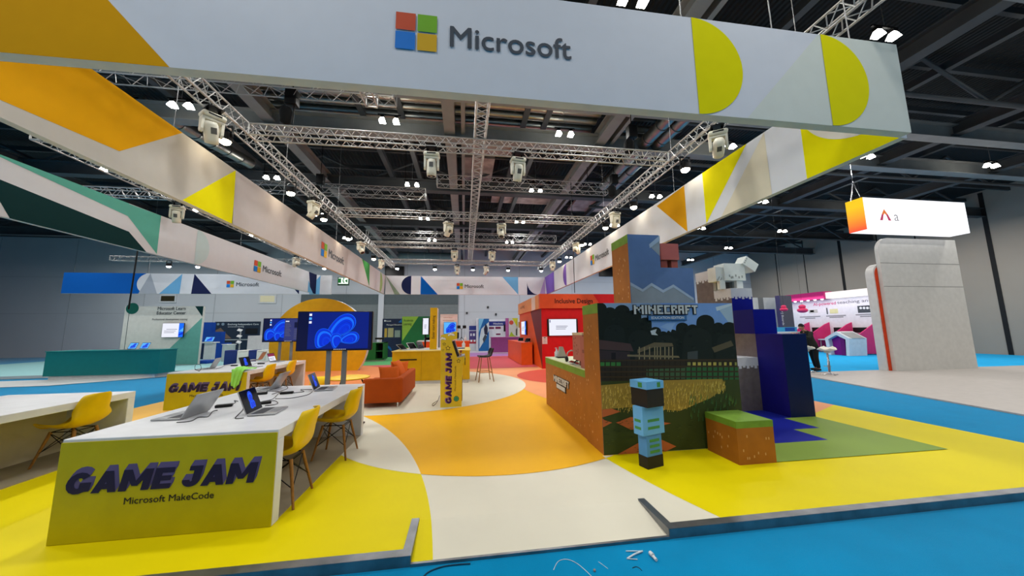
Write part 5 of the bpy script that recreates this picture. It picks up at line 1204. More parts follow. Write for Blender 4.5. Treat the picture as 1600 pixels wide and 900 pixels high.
board('exhibit_board', 'white display panel with a navy header at the far end', 'exhibit board', 764, 790, 499, 27, M(214, 220, 226, .6), [('r', 764, 790, 502, 509, M(36, 50, 130, .6)), ('t', 'Headsets', 771, 786, 507, 3, WT), ('r', 764, 772, 511, 514, M(110, 30, 70, .6)), ('r', 774, 782.5, 510.5, 514, M(110, 30, 70, .6)), ('r', 775, 782, 521, 523.5, M(110, 30, 70, .6)), ('r', 787, 790, 507, 518, BLACK)])
board('exhibit_board', 'plum coloured upright panel at the far end', 'exhibit board', 790, 795, 497, 26.5, M(166, 92, 150, .6))
board('exhibit_board', 'yellow green panel with a red oval at the far end', 'exhibit board', 795, 809, 497, 26.4, M(190, 190, 184, .6), [('p', [(800, 497), (809, 497), (809, 512)], M(190, 190, 40, .6)), ('o', 799, 504, 3.4, 0, 360, M(190, 70, 50, .6)), ('p', [(795, 526), (799, 518), (803, 524), (808, 526)], M(150, 170, 40, .6)), ('p', [(806, 515), (808, 512), (808, 524), (806, 524)], M(60, 60, 50, .6))])
board('exhibit_board', 'pale notice board behind the orange booth corner', 'exhibit board', 809, 816, 499, 26.2, M(210, 206, 196, .6), [('r', 810, 815, 503, 512, M(160, 130, 60, .6))])
# wall fittings
for k, (x, y) in enumerate(((762.5, 480), (729.5, 489), (775, 491))):
    p = fy(x, y, 29.85); solo(MB().box(p.x-.08, p.x+.08, 29.9, 29.98, p.z-.09, p.z+.09, M(50, 52, 54)), 'wall_fitting', ['small black box high on the white far wall', 'small grey box on the far wall beside the roller door', 'dark camera box on the far wall above the boards'][k], 'fixture', (p.x, 29.85, p.z))
# ================================================================== TEAL STAND ON THE LEFT
struct(MB().face([(-26, 15.6, -.052), (-8.6, 17.2, -.052), (-8.6, 29, -.052), (-26, 29, -.052)], M(150, 200, 204, .6)).face([(-26, 14.6, -.05), (-11.0, 15.6, -.05), (-8.6, 16.6, -.05), (-8.6, 17.2, -.05), (-26, 15.6, -.05)], M(110, 126, 134, .6)).face([(-26, 12.2, -.048), (-13.2, 13.0, -.048), (-10.9, 15.0, -.048), (-26, 14.0, -.048)], M(196, 200, 200, .6)), 'floor_teal_stand')
TW = M(206, 204, 198, .55)
board('display_wall', 'off white wall with teal triangle and educator lettering', 'display wall', 196, 318, 478.5, 20, TW,
      [('p', [(318, 496), (238, 570), (318, 570)], M(96, 160, 150, .55)), ('p', [(305, 478), (320, 478), (316.5, 495)], bDkG), ('r', 190, 204, 470, 580, M(24, 52, 60, .5)), ('o', 207, 482, 10, 0, 360, M(8, 88, 76, .5)), ('t', 'Microsoft Learn', 246.5, 290, 484.5, 4.6, M(36, 44, 50)), ('t', 'Educator Center', 245, 290, 491.5, 4.6, M(36, 44, 50)), ('t', 'Professional development training', 238, 293, 500.3, 2.4, M(70, 76, 80))], zb=-.05)
a, b = fy(250, 527.5, 19.8), fy(287, 504.5, 19.8); tv('television', 'white slide screen on the educator wall', (a.x+b.x)/2, 19.85, a.z, b.z, b.x-a.x, 'slide', wall=.08)
TCC = M(0, 108, 108, .5)
Yt = 14.4; xr = fy(249, 560, Yt).x; zt = fy(249, 546, Yt).z
t = thing('service_counter', 'dark teal counter with two laptops at the left edge', 'counter', (xr-1.6, Yt, -.05))
MB().box(xr-3.6, xr, Yt, Yt+.75, .1, zt-.03, TCC).build('cabinet', t); MB().box(xr-3.5, xr-.15, Yt+.08, Yt+.68, -.048, .1, M(206, 206, 204)).build('plinth', t); MB().box(xr-3.62, xr+.02, Yt-.02, Yt+.77, zt-.03, zt, M(10, 122, 120, .5)).build('worktop', t)
for k, px in enumerate((203, 222)):
    p = fy(px, 545, Yt+.3); laptop(None, None, 0, 'blue screened laptop on the teal counter, %s' % ('left one', 'right one')[k], H=zt, w=.38, d=.26, loc=(p.x, Yt+.35), rz=R(-15), kind='light', group='laptops on the teal counter')
Y = 24.0
RB = M(10, 64, 156, .5)
def stepwall():
    x = [fy(px, 520, Y).x for px in (315, 329, 345.5, 357)]; zz_ = [fy(330, py, Y).z for py in (503.5, 518.5, 536)]
    t = thing('stepped_wall', 'royal blue stepped wall with a dark arch in the left back', 'display wall', (x[1], Y, -.05))
    MB().box(x[0], x[1], Y, Y+.4, -.05, zz_[0], RB).box(x[1], x[2], Y, Y+.4, -.05, zz_[1], RB).box(x[2], x[3], Y, Y+.4, -.05, zz_[2], RB).build('wall', t)
    c = fy(321, 548, Y); r_ = fy(334.5, 548, Y).x-c.x
    MB().face([V((max(x[0], c.x+r_*math.cos(math.pi*k/24)), Y-.004, c.z+r_*math.sin(math.pi*k/24))) for k in range(25)]+[V((x[0], Y-.004, -.04)), V((c.x+r_, Y-.004, -.04))], M(16, 34, 70, .5)).build('arch', t)
stepwall()
p = fy(321, 558, 22); zt = fy(321, 534.5, 22).z
t = thing('podium', 'white T shaped podium with a small blue screen', 'podium', (p.x, 22, -.05)); MB().box(p.x-.12, p.x+.3, 22, 22.3, -.048, zt-.06, WHITE).build('column', t); MB().box(p.x-.4, p.x+.42, 21.9, 22.4, zt-.06, zt, WHITE).build('top', t)
tablet(p.x, 22.1, zt, 0, 'tablet glowing blue on the white podium', 1.7, BLACK, 60, 'light')
board('exhibit_board', 'dark navy poster wall with white lettering in the left back', 'exhibit board', 336, 406, 502.5, 27, M(28, 42, 62, .5), [('r', 332, 336.5, 502, 545, M(150, 150, 150)), ('t', 'Evolving Independent Care', 356, 404, 508, 2.3, WT), ('t', 'connected learning', 356, 381, 511.3, 1.6, WT), ('o', 341, 506.5, 2, 0, 360, M(120, 140, 160)), ('o', 348.5, 506.5, 2.4, 0, 360, M(120, 140, 160)), ('p', [(337, 516), (345, 512), (352, 520), (362, 529), (337, 529)], M(110, 90, 80, .5)), ('r', 383, 403, 513, 522, M(10, 14, 24)), ('r', 336, 406, 529.5, 532, M(150, 158, 160))])
board('cabinet_block', 'big pale box standing behind the row of cube seats', 'cabinet', 387.5, 411, 524.5, 21.5, M(206, 200, 202, .5), depth=.8, zb=-.05)
a = fy(358, 540, 22); t = thing('cylinder_table', 'pale round drum table by the dark poster wall', 'table', (a.x, 22, -.05)); MB().lathe([(.3, 0), (.3, .95)], M(190, 200, 200), 24, (a.x, 22, -.048)).build('drum', t); MB().lathe([(.34, .95), (.34, .98), (0, .98)], WHITE, 24, (a.x, 22, -.05)).build('top', t)
a = fy(374, 540, 21.2); t = thing('device_stand', 'slim stand carrying three tilted white tablets', 'stand', (a.x, 21.2, -.05)); MB().tube([(a.x, 21.2, -.03), (a.x, 21.2, 1.75)], .04, SILVER, 8).build('pole', t); MB().lathe([(.25, 0), (.25, .03), (0, .03)], SILVER, 20, (a.x, 21.2, -.05)).build('base', t)
for k in range(3): mbt = MB(); mbt.T = Matrix.Translation((a.x, 21.12, 1.05+.34*k)) @ Matrix.Rotation(R(-35), 4, 'X') @ Matrix.Rotation(R(20), 4, 'Y'); mbt.rbox(-.13, .13, -.015, .015, -.075, .075, WHITE, .01, 2).build('tablet_plate', t)
CN = M(24, 46, 110, .6); CW = M(212, 212, 206, .6)
for k, (x0, x1, m, Yq) in enumerate(((351, 370.5, CN, 19.0), (371, 388.5, CW, 18.8), (388.8, 401, CN, 18.8), (401.3, 415, CW, 18.6), (415.5, 430, CW, 18.2), (428.5, 437, CN, 18.9))):
    a, b = fy(x0, 545, Yq), fy(x1, 545, Yq); zt = .70 if k < 4 else .64
    t = thing('cube_seat', '%s cube seat in the row behind the farther table, %s from left' % ('navy' if m is CN else 'white', ('first', 'second', 'third', 'fourth', 'fifth', 'sixth')[k]), 'seat', ((a.x+b.x)/2, Yq, -.05), 0, 'cube seats')
    MB().rbox(a.x, b.x, Yq, Yq+.5, -.05, zt, m, .03, 2).build('cushion', t); MB().box(a.x+.05, b.x-.05, Yq-.002, Yq, zt-.08, zt-.07, BLACK).build('seam', t)
solo(MB().rbox(fy(316, 560, 21).x, fy(336, 560, 21).x, 20.4, 21.2, -.05, .12, RB, .03, 2), 'low_bench', 'low royal blue bench pad in front of the blue stepped wall', 'bench', (fy(326, 560, 21).x, 20.8, -.05))
post = fy(205, 452, 11.5)
solo(MB().tube([(post.x+.05, 11.5, ZB+1.4), (post.x, 11.5, 2.3)], .02, BLACK, 8), 'hanging_cable', 'thick black cable hanging under the teal stand banner', 'cable', (post.x, 11.5, 2.3))
# ================================================================== RIGHT HALL
struct(MB().prism([(11.25, 10.42, -.058), (9.1, 2, -.058), (28.9, 2, -.058), (28.9, 10.25, -.058)], (0, 0, .03), M(184, 177, 171, .5)), 'floor_white_platform')
struct(MB().face([(11.3, 10.6, -.055), (28.9, 10.4, -.055), (28.9, 24, -.055), (13.5, 24, -.055)], CARPETR), 'floor_cyan_carpet')
board('partition', 'white double panel partition showing behind the blue blocks', 'partition', 1172, 1217.5, 465, 13.2, M(204, 206, 204, .6), [('r', 1190.6, 1192, 465, 530, M(120, 122, 122))])
board('sign_column', 'purple grey banner column with white vertical lettering', 'sign', 1215.5, 1235.5, 462, 12.6, M(72, 70, 116, .6), [('r', 1229, 1236, 462, 560, M(90, 88, 100, .6))])
p = fy(1220.5, 484, 12.58)
solo(MB().text('[+] Boards', (p.x, 12.595, p.z), (0, 0, -1), (1, 0, 0), .1, M(220, 220, 230), w=.66, lift=.008, bold=.01), 'sign_lettering', 'white vertical lettering on the purple grey banner column', 'sign', (p.x, 12.59, p.z-.6))
# reception counter
RYc = 10.9; a, b = fy(1208, 520, RYc), fy(1253, 520, RYc); zc = fy(1230, 518.5, RYc).z
t = thing('reception_counter', 'tall white reception counter behind the blue blocks', 'counter', ((a.x+b.x)/2, RYc, -.03))
MB().box(a.x, b.x-.2, RYc+.05, RYc+.6, -.028, zc-.05, WHITE).build('body', t); MB().rbox(a.x-.03, b.x, RYc, RYc+.65, zc-.05, zc, WHITE, .01, 2).build('top', t)
a, b = fy(1216, 517.5, RYc+.2), fy(1245, 511, RYc+.2)
mb = MB().box(a.x, b.x, RYc+.2, RYc+.5, zc, b.z, M(60, 160, 210)).box(a.x+.3, b.x-.1, RYc+.197, RYc+.2, zc+.02, b.z-.02, M(16, 70, 160)); solo(mb, 'display_box', 'blue printed box on the white reception counter', 'box', ((a.x+b.x)/2, RYc+.35, zc))
# person
SKIN = mat('skin', (176, 128, 102), .55); JKT = mat('dark_jacket', (34, 36, 30), .8, bump=.2, bscale=120); TRS = mat('black_trousers', (22, 21, 22), .8); HAIR = mat('dark_hair', (22, 16, 14), .7, bump=.5, bscale=200)
def skinned(name, chains, parent, m, sub=2):
    vs_, es, rs, idx = [], [], [], {}
    for c in chains:
        prev = None
        for (x, y, z, r_) in c:
            k = (round(x, 4), round(y, 4), round(z, 4))
            if k not in idx: idx[k] = len(vs_); vs_.append(k); rs.append(r_)
            if prev is not None: es.append((prev, idx[k]))
            prev = idx[k]
    me = bpy.data.meshes.new(name); me.from_pydata(vs_, es, []); o = bpy.data.objects.new(name, me); COL.objects.link(o)
    md = o.modifiers.new('skin', 'SKIN'); md.use_smooth_shade = True
    for i, v in enumerate(me.skin_vertices[0].data):
        rr = rs[i] if isinstance(rs[i], tuple) else (rs[i], rs[i]); v.radius = rr; v.use_root = i == 0
    s = o.modifiers.new('smooth', 'SUBSURF'); s.levels = sub; s.render_levels = sub
    dg = bpy.context.evaluated_depsgraph_get(); nm = bpy.data.meshes.new_from_object(o.evaluated_get(dg)); nm.name = name
    bpy.data.objects.remove(o); n = bpy.data.objects.new(name, nm); COL.objects.link(n); nm.materials.clear(); nm.materials.append(m)
    for p_ in nm.polygons: p_.use_smooth = True
    n.parent = parent
    return n
pp = fz(1275, 579, -.03)
per = thing('person', 'person in a dark jacket and black trousers leaning over the white counter', 'person', (pp.x, pp.y, -.03), R(90))
# local frame: faces +Y before the turn; x is the person's right-left axis
hip = (0, .02, .90); ch_ = (0, .16, 1.22); nk = (0, .30, 1.44); hd_ = (0, .37, 1.55)
fing = lambda s, bx, by, bz: [[(bx, by, bz, .03), (bx+s*dx, by+.07, bz+.004, .013), (bx+s*dx*1.25, by+L1, bz-.004, .0095), (bx+s*dx*1.3, by+L2, bz-.018, .0085)] for dx, L1, L2 in ((-.028, .105, .13), (-.009, .115, .145), (.01, .11, .138), (.028, .10, .122))]+[[(bx, by, bz, .03), (bx-s*.035, by+.02, bz, .014), (bx-s*.052, by+.055, bz, .011), (bx-s*.05, by+.08, bz-.005, .0095)]]
aL = [(.0, .24, 1.38, .085), (-.17, .24, 1.36, .062), (-.22, .38, 1.16, .05), (-.14, .56, 1.30, .036), (-.12, .60, 1.325, .028)]
aR = [(.0, .24, 1.38, .085), (.17, .24, 1.36, .062), (.23, .40, 1.16, .05), (.12, .58, 1.33, .036), (.10, .62, 1.35, .028)]
body = [[(*hip, .10), (0, .09, 1.06, .10), (*ch_, .105), (.0, .24, 1.38, .085), (*nk, .05), (0, .335, 1.50, .05)],
        [(*hip, .10), (-.095, .02, .84, .075), (-.10, .05, .48, .06), (-.10, -.02, .09, .042), (-.10, .02, .045, .04), (-.10, .15, .03, .032)],
        [(*hip, .10), (.095, .02, .84, .075), (.11, -.06, .47, .06), (.12, -.16, .10, .042), (.12, -.12, .045, .04), (.12, .01, .03, .032)], aL, aR]+fing(1, -.12, .60, 1.325)+fing(-1, .10, .62, 1.35)
bd = skinned('body', body, per, SKIN)
hm = MB(); hm.T = Matrix.Translation((0, .40, 1.585)) @ Matrix.Rotation(R(-22), 4, 'X')
hp, hf = [], []; nu, nv = 20, 14
for i in range(nv+1):
    th = math.pi*i/nv
    for j in range(nu):
        ph = 2*math.pi*j/nu; x, y, z = math.sin(th)*math.cos(ph), math.sin(th)*math.sin(ph), math.cos(th)
        jaw = 1-.28*max(0, -z)
        yy = .098*y*(1-.1*max(0, -z)); 
        if y > .6: yy += .012*math.exp(-((z+.08)/.2)**2)*math.exp(-(x/.18)**2)*1.6 - .006*math.exp(-((z-.12)/.12)**2)*math.exp(-((abs(x)-.4)/.2)**2)
        hp.append((.076*x*jaw, yy, .116*z))
for i in range(nv):
    for j in range(nu): hf.append((i*nu+j, (i+1)*nu+j, (i+1)*nu+(j+1) % nu, i*nu+(j+1) % nu))
hm.add(hp, hf, SKIN, True)
for s in (-1, 1):
    hm.lathe([(0, -.006), (.02, -.004), (.026, .004), (.014, .008)], SKIN, 10, (s*.076, -.005, -.005), (s, -.3, 0)); hm.lathe([(0, 0), (.01, .002), (0, .006)], M(236, 232, 226), 8, (s*.028, .088, .014), (0, 1, 0)); hm.lathe([(0, 0), (.005, .002), (0, .007)], BLACK, 8, (s*.028, .089, .014), (0, 1, 0))
hm.tube(spline([(-.022, .088, -.052), (0, .094, -.05), (.022, .088, -.052)], 3), .005, M(150, 84, 74), 6)
hdo = hm.build('head_shape', None, world=False)
# the head joins the body mesh so that the figure stays one surface
bmj = bmesh.new(); bmj.from_mesh(bd.data); n0 = len(bmj.faces); bmj.from_mesh(hdo.data); bmj.faces.ensure_lookup_table()
for f in bmj.faces[n0:]: f.material_index = min(f.material_index, 3)
bd.data.materials.clear()
for m in hdo.data.materials: bd.data.materials.append(m)
bmj.to_mesh(bd.data); bmj.free(); bpy.data.objects.remove(hdo)
hr = MB(); hr.T = hm.T; hr2, hf2 = [], []
for i in range(9):
    th = math.pi*.56*i/8
    for j in range(nu):
        ph = 2*math.pi*j/nu; f_ = max(0, math.sin(ph)); t2 = th*(1-.38*f_); x, y, z = math.sin(t2)*math.cos(ph), math.sin(t2)*math.sin(ph), math.cos(t2); hr2.append((.083*x, .106*y-.004, .126*z))
for i in range(8):
    for j in range(nu): hf2.append((i*nu+j, (i+1)*nu+j, (i+1)*nu+(j+1) % nu, i*nu+(j+1) % nu))
hr.add(hr2, hf2, HAIR, True).build('hair', per, world=False)
skinned('jacket', [[(0, .01, .80, .17), (0, .02, .92, .168), (0, .09, 1.06, .15), (0, .165, 1.22, .15), (.0, .24, 1.39, .1), (0, .28, 1.44, .068)], [(.0, .24, 1.39, .1), (-.17, .24, 1.36, .078), (-.22, .38, 1.16, .064), (-.15, .54, 1.285, .046)], [(.0, .24, 1.39, .1), (.17, .24, 1.36, .078), (.23, .40, 1.16, .064), (.135, .56, 1.31, .046)]], per, JKT)
skinned('trousers', [[(0, .02, .92, .156), (-.095, .02, .82, .1), (-.10, .05, .48, .074), (-.10, -.02, .08, .06)], [(0, .02, .92, .156), (.095, .02, .82, .1), (.11, -.06, .47, .074), (.12, -.16, .09, .06)]], per, TRS)
for x, y in ((-.10, .05), (.12, -.09)): MB().rbox(x-.05, x+.05, y-.13, y+.15, 0, .085, BLACK, .035, 3).build('shoe', per, world=False)
# white stools
SW = mat('stool_white', (226, 222, 208), .3)
def white_stool(x, y, rz, lb):
    t = thing('bar_stool', lb, 'stool', (x, y, -.03), rz, 'white stools on the right platform')
    n, P, fs = 16, [], []
    for i in range(17):
        v = -1+2*i/16
        for j in range(n+1): u = -1+2*j/n; w_ = .21*max(.22, 1-abs(v)**3.2)**.5; P.append((u*w_*1.1, v*.26, .80+.09*max(0, v)**2+.05*max(0, -v)**3+.05*u*u))
    for i in range(16):
        for j in range(n): fs.append((i*(n+1)+j, i*(n+1)+j+1, (i+1)*(n+1)+j+1, (i+1)*(n+1)+j))
    o = MB().add(P, fs, SW, True).build('seat_shell', t, world=False); s = o.modifiers.new('thickness', 'SOLIDIFY'); s.thickness = .03
    MB().lathe([(.06, .72), (.1, .75), (.02, .78)], SW, 16).build('seat_boss', t, world=False)
    MB().lathe([(.035, .02), (.035, .45), (.028, .46), (.028, .76)], CHROME, 14).build('column', t, world=False)
    for k in range(4): a_ = math.pi/4+k*math.pi/2; MB().tube([(0, 0, .05), (.24*math.cos(a_), .24*math.sin(a_), .016)], .022, CHROME, 8, r1=.014).build('foot', t, world=False)
    MB().tube([(0, 0, .3), (.0, -.2, .3), (.09, -.23, .3), (-.09, -.23, .3)], .01, CHROME, 6).build('footrest', t, world=False)
p = fz(1297, 586, -.03); white_stool(p.x, p.y, R(-60), 'white scoop stool with chrome column standing clear on the right platform')
p = fz(1264, 581.5, -.03); white_stool(p.x, p.y, R(120), 'white scoop stool mostly hidden behind the blue blocks')
# AI wall
AX = 23.6; ay0, ay1 = fx(1226, 480, AX).y, fx(1420, 480, AX).y; azt = fx(1300, 467, AX).z
PKP = M(214, 50, 116, .5); PKD = M(196, 30, 110, .5)
t = thing('exhibition_booth', 'white booth wall with pink and grey teaching slogan', 'booth', (AX, (ay0+ay1)/2, -.055))
MB().box(AX, AX+.15, ay1, ay0, -.055, azt, M(228, 224, 228, .5)).build('booth_wall', t)
fxp = lambda x, y, l=.004: (lambda q: V((AX-l, q.y, q.z)))(fx(x, y, AX))
mb = MB()
a, b, c = fxp(1271, 478), fxp(1306, 475), fxp(1384, 468)
mb.text('AI-powered', (AX, a.y, a.z), (0, -1, 0), (0, 0, 1), .2, PKP, w=a.y-b.y, bold=.012)
d_ = fxp(1308.5, 475); mb.text('teaching and learning', (AX, d_.y, d_.z-.0), (0, -1, 0), (0, 0, 1), .2, M(120, 116, 124), w=(d_.y-c.y)*1.25, bold=.006)
for (x0, x1, y0, y1, m) in ((1264, 1278, 484, 489.5, M(190, 186, 180)), (1266, 1272, 485, 488, M(60, 60, 60)), (1297, 1310, 483, 490, M(220, 214, 160)), (1292, 1294, 481, 491, M(90, 90, 96)), (1341, 1365, 478, 489, M(70, 74, 80))):
    P = [fxp(x0, y1, .006), fxp(x1, y1, .006), fxp(x1, y0, .006), fxp(x0, y0, .006)]; zl, zh = P[0].z, P[3].z
    mb.face([V((AX-.006, P[0].y, zl)), V((AX-.006, P[1].y, zl)), V((AX-.006, P[1].y, zh)), V((AX-.006, P[0].y, zh))], m)
for k in range(4): q = fxp(1345+k*5.3, 481.3, .01); mb.lathe([(.07, 0), (0, .002)], M(230, 230, 230), 14, q, (-1, 0, 0))
for x0, x1, y in ((1250, 1282, 495.5), (1258, 1274, 497.5), (1291, 1322, 494), (1296, 1318, 496), (1337, 1372, 492), (1344, 1364, 494.5)):
    P, Q = fxp(x0, y), fxp(x1, y); mb.box(AX-.005, AX-.001, Q.y, P.y, P.z-.03, P.z+.03, M(140, 136, 140))
mb.build('graphics', t)
y2 = fx(1297, 462, AX).y
MB().box(AX-.5, AX+.15, y2, ay0, azt+.02, azt+.5, PKD).build('pink_fascia', t); MB().box(AX-.35, AX+.15, ay1, y2, azt+.02, azt+.42, mat('lit_fascia', (255, 248, 248), emit=1.05)).build('lit_fascia', t)
mb = MB()
for k in range(7): y = ay0-.3-(ay0-y2-.5)*k/6; mb.lathe([(.09, 0), (.06, -.08), (0, -.1)], mat('booth_spot', (255, 210, 225), emit=5), 10, (AX-.4, y, azt+.04))
mb.build('booth_spotlights', t)
bl = bpy.data.lights.new('booth_wash', 'AREA'); bl.shape = 'RECTANGLE'; bl.size = 6; bl.size_y = .3; bl.energy = 26; bl.color = (1, .9, .95); bo = bpy.data.objects.new('booth_wash', bl); COL.objects.link(bo); bo.location = (AX-.8, (ay0+ay1)/2, azt+.1); bo.rotation_euler = (0, R(20), R(0)); bo.rotation_euler = (R(0), R(28), R(90)) if False else (V((.6, 0, -1))).to_track_quat('-Z', 'Y').to_euler()
for k, px in enumerate((1266, 1297.5, 1332.5, 1373)):
    y = fx(px, 515, AX).y; zt = fx(px, 503.5, AX).z
    solo(MB().prism([(AX, y, .0), (AX, y, zt), (AX-.35, y, zt-.12), (AX-1.5, y, zt-.75), (AX-1.5, y, 0)], (0, .06, 0), PKP), 'desk_divider', 'pink angled desk divider against the white slogan wall, %s' % ('leftmost', 'second from left', 'third from left', 'rightmost')[k], 'divider', (AX-.7, y, 0), 'pink desk dividers')
    if k < 3:
        y1_ = fx((1297.5, 1332.5, 1373)[k], 515, AX).y
        t = thing('desk', 'white desk between pink dividers, %s' % ('left one', 'middle one', 'right one')[k], 'desk', (AX-.6, (y+y1_)/2, -.055), 0, 'white booth desks')
        MB().box(AX-1.1, AX-.01, y1_+.1, y-.06, .72, .78, WHITE).build('desktop', t)
        for yy in (y1_+.2, y-.15): MB().tube([(AX-1.0, yy, .72), (AX-1.05, yy, -.05)], .03, SILVER, 8).tube([(AX-.2, yy, .72), (AX-.15, yy, -.05)], .03, SILVER, 8).build('leg', t)
        x0_, x1_ = ((1270, 1282), (1304, 1317), (1334, 1354))[k]; P, Q = fx(x0_, 519.5, AX-.1), fx(x1_, 511.5, AX-.1)
        t = thing('monitor', 'dark monitor at the white desk, %s' % ('left one', 'middle one', 'right one')[k], 'monitor', (AX-.1, (P.y+Q.y)/2, .78), 0, 'booth monitors'); MB().rbox(AX-.14, AX-.08, Q.y, P.y, max(.86, P.z), Q.z, BLACK, .01, 2).build('screen', t); MB().tube([(AX-.09, (P.y+Q.y)/2, .78), (AX-.09, (P.y+Q.y)/2, 1.0)], .03, BLACKM, 8).build('stand', t)
for k, (x, y, s) in enumerate(((1222, 481, .85), (1253.5, 481.5, 1))):
    p = fx(x, y, 21.5) if k else fy(1224.5, 481, 12.2); r_ = .2 if k else .1
    t = thing('hanging_lantern', 'pink double ball lantern hanging by the slogan wall, %s' % ('left one', 'right one')[k], 'lantern', p, 0, 'pink lanterns')
    LP = mat('lantern_pink', (236, 60, 110), .5)
    MB().lathe([(0, -r_*.8)]+[(r_*1.4*math.sin(a_), -r_*.8*math.cos(a_)) for a_ in [math.pi*q/12 for q in range(1, 12)]]+[(0, r_*.8)], LP, 20, p-V((0, 0, r_*.7))).build('lower_ball', t); MB().lathe([(0, -r_*.7)]+[(r_*.95*math.sin(a_), -r_*.7*math.cos(a_)) for a_ in [math.pi*q/12 for q in range(1, 12)]]+[(0, r_*.7)], LP, 20, p+V((0, 0, r_*.45))).build('upper_ball', t); MB().tube([p+V((0, 0, r_)), V((p.x, p.y, 9.12))], .004, BLACK, 6).build('cord', t)
# house shaped kiosk
KX, ka, kb = 20.85, fz(1302, 554, -.055).y, fz(1343, 556, -.055).y; km = (ka+kb)/2; kz = fx(1318, 516.5, KX).z; ks = fx(1301, 527, KX).z
t = thing('kiosk', 'white house shaped kiosk with a purple inside', 'kiosk', (KX+.5, km, -.055))
out = [(kb, 0), (kb-.08, ks), (km, kz), (ka+.08, ks), (ka, 0)]; inn = [(ka-.16, 0), (ka-.1, ks-.06), (km, kz-.2), (kb+.1, ks-.06), (kb+.16, 0)]
ring = [V((KX, y, z-.05)) for y, z in out+inn]
mb = MB(); n_ = 5
for i in range(4):
    A1, A2, B1, B2 = ring[i], ring[i+1], ring[9-i], ring[8-i]; mb.prism([A1, A2, B2, B1], (1.15, 0, 0), WHITE)
mb.build('shell', t)
mb = MB().prism([V((KX+.25, y, z-.05)) for y, z in inn], (.05, 0, 0), M(136, 20, 130, .5)); mb.box(KX+.1, KX+.26, km-.3, km-.1, -.05, kz-.4, M(110, 10, 104, .5)); mb.build('inner_panel', t)
a1, a2 = V((KX, km, kz-.05)), V((KX, kb-.08, ks-.05)); dn = (a2-a1).normalized(); nn_ = V((1, 0, 0)).cross(dn); nn_ = nn_ if nn_.z > 0 else -nn_
MB().prism([a1+V((.2, 0, 0))+dn*.12, a1+V((1.0, 0, 0))+dn*.12, a1+V((1.0, 0, 0))+dn*.75, a1+V((.2, 0, 0))+dn*.75], nn_*.02, M(150, 150, 148, .3)).build('touch_screen', t)
# hanging light box
LBY = 9.4; la, lb_ = fy(1355, 358, LBY), fy(1353, 308.5, LBY); lz0, lz1 = la.z, lb_.z; lx = la.x; lyb = fx(1324, 335, lx).y
t = thing('hanging_light_box', 'glowing white box sign with an orange yellow end hanging at the right', 'sign', (lx+2, LBY+.5, lz0))
MB().box(lx, lx+4.5, LBY, lyb, lz0, lz1, mat('lightbox_white', (250, 250, 255), emit=1.25)).build('lit_body', t)
gm = bpy.data.materials.new('lightbox_gradient'); gm.use_nodes = True; g = gm.node_tree; bs = g.nodes['Principled BSDF']; tcg = g.nodes.new('ShaderNodeTexCoord'); sp_ = g.nodes.new('ShaderNodeSeparateXYZ'); cr = g.nodes.new('ShaderNodeValToRGB')
cr.color_ramp.elements[0].color = (1, .07, .02, 1); cr.color_ramp.elements[1].color = (1, .62, 0, 1); cr.color_ramp.elements[1].position = .75
g.links.new(tcg.outputs['Generated'], sp_.inputs[0]); g.links.new(sp_.outputs['Z'], cr.inputs[0]); g.links.new(cr.outputs[0], bs.inputs['Emission Color']); bs.inputs['Emission Strength'].default_value = 1.0; bs.inputs['Base Color'].default_value = (0, 0, 0, 1)
MB().box(lx-.03, lx, LBY, lyb, lz0, lz1, gm).build('lit_end', t, label='orange to yellow lit end panel')
cxq = fy(1382, 336, LBY); LO = mat('lightbox_orange', (236, 120, 40), emit=.9); LR = mat('lightbox_red', (190, 40, 90), emit=.9)
s = .2; mb = MB()
for sg in (-1, 1): mb.face([V((cxq.x, LBY-.01, cxq.z+.22)), V((cxq.x+sg*.13, LBY-.01, cxq.z+.02)), V((cxq.x+sg*.07, LBY-.01, cxq.z-.02)), V((cxq.x, LBY-.01, cxq.z+.06))], LO); mb.face([V((cxq.x+sg*.12, LBY-.012, cxq.z+.04)), V((cxq.x+sg*.24, LBY-.012, cxq.z-.2)), V((cxq.x+sg*.12, LBY-.012, cxq.z-.2)), V((cxq.x+sg*.06, LBY-.012, cxq.z-.0))], LR)
mb.text('a', (cxq.x+.38, LBY-.01, cxq.z-.2), (1, 0, 0), (0, 0, 1), .36, mat('lightbox_grey', (170, 170, 176), emit=.7)); mb.build('logo', t)
mid = V((lx+.05, (LBY+lyb)/2, lz1+.7))
mb = MB().tube([(lx+.1, LBY+.1, lz1), mid], .02, CHROME, 6).tube([(lx+.1, lyb-.1, lz1), mid], .02, CHROME, 6).tube([mid, V((mid.x, mid.y, 9.12))], .015, CHROME, 6); mb.build('hanging_chain', t)
# white and orange portal
AY_ = 10.0; ax = fy(1386, 480, AY_).x+.12; azp = fy(1392, 372, AY_).z
t = thing('booth_portal', 'rounded white booth portal with an orange inner edge at the right', 'booth', (ax+1.2, AY_+.3, -.03))
def rr(x0, x1, z0, z1, r_, y): return [V((x1, y, z0)), V((x1, y, z1))]+[V((x0+r_-r_*math.sin(a_), y, z1-r_+r_*math.cos(a_))) for a_ in [math.pi/2*k/10 for k in range(11)]]+[V((x0, y, z0))]
x0p = fy(1371, 470, AY_).x
MB().prism(rr(ax-.12, ax+3.5, -.028, azp, .5, AY_), (0, .12, 0), M(206, 204, 198, .4)).build('portal_frame', t)
zo = fy(1372, 412, AY_+.13).z; xo = fy(1371.5, 470, AY_+.13).x
MB().prism(rr(xo, ax+.3, -.028, zo, .4, AY_+.15), (0, .25, 0), M(214, 212, 208, .4)).build('inner_frame', t)
MB().prism(rr(xo+.06, ax+.1, -.028, zo-.05, .36, AY_+.125), (0, .024, 0), M(214, 62, 12, .4)).build('orange_edge', t)
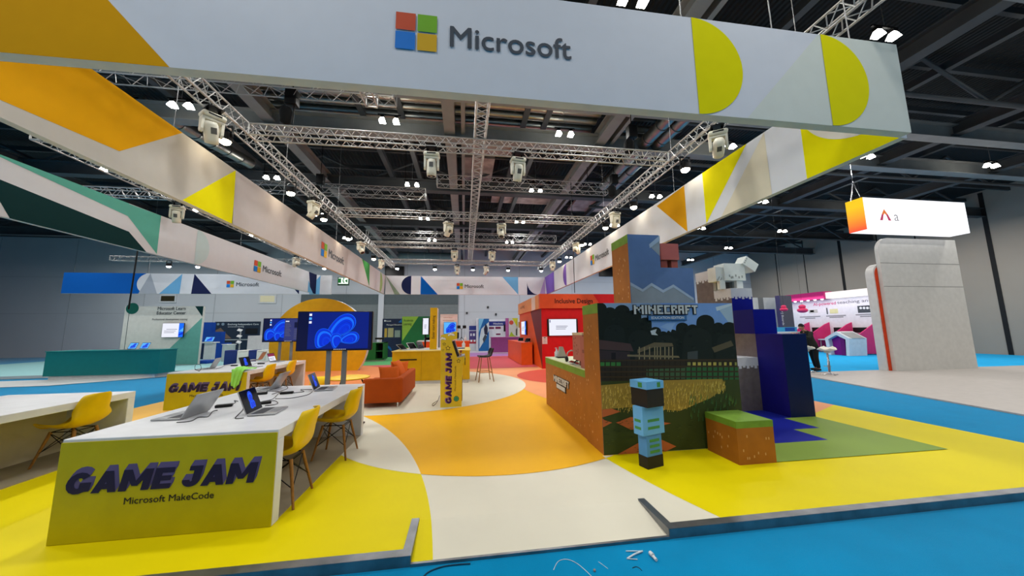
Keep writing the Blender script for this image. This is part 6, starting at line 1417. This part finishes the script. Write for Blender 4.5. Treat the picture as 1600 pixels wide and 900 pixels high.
mb = MB()
for z in (azp*.62, azp*.8): mb.box(ax-.12, ax+3.5, AY_-.003, AY_, z, z+.015, M(110, 110, 108))
mb.build('panel_joint', t)
# ================================================================== LITTER ON THE CARPET
CZ = -.06
def g(x, y): return fz(x, y, CZ)
def wire(pts, r_, lb, m, nm='loose_wire'): P = [g(x, y)+V((0, 0, r_)) for x, y in pts]; solo(MB().tube(spline(P, 6), r_, m, 6), nm, lb, 'wire', P[0])
TW_ = mat('clear_plastic', (200, 214, 220), .3)
wire([(865, 891), (872, 878), (885, 874.5), (900, 880), (915, 892), (928, 905)], .0022, 'thin pale curved wire lying on the blue carpet', TW_)
wire([(935, 878), (942, 883), (950, 889)], .0016, 'short pale thread on the blue carpet', TW_)
wire([(988, 888), (994, 886), (999, 888), (1003, 892)], .002, 'short dark thread on the blue carpet', BLACK)
wire([(655, 912), (668, 896), (690, 887), (712, 883.5), (735, 882)], .005, 'dark crease line in the carpet, drawn as a tube, curving out from the ramp edge', M(10, 60, 84, .7), 'carpet_crease')  # carpet crease: its dark line is an added thin tube, not a cable
p0, p1, p2, p3 = g(978, 862), g(1004, 863), g(980, 874), g(996, 875)
mb = MB().tube([p0+V((0, 0, .004)), p1+V((0, 0, .008))], .004, TW_, 6).tube([p1+V((0, 0, .008)), (p1+p2)/2+V((0, 0, .012)), p2+V((0, 0, .005))], .006, TW_, 6).tube([p2+V((0, 0, .004)), p3+V((0, 0, .004))], .0035, TW_, 6)
solo(mb, 'cable_tie', 'bent clear cable tie dropped on the blue carpet', 'cable tie', p0)
a, b = g(1016, 867), g(1026, 878)
t = thing('cable_plug', 'small white plastic plug lying on the blue carpet', 'plug', a)
MB().tube([a+V((0, 0, .014)), (a*.55+b*.45)+V((0, 0, .016))], .014, WHITE, 10).build('body', t); MB().tube([(a*.5+b*.5)+V((0, 0, .013)), b+V((0, 0, .012))], .010, M(214, 214, 216, .3), 10).build('tip', t)
p = g(929, 893); solo(MB().lathe([(0, 0), (.008, .002), (.009, .01), (.004, .016), (0, .016)], M(150, 140, 140, .4), 10, p), 'debris_bit', 'tiny grey crumb on the blue carpet', 'debris', p)
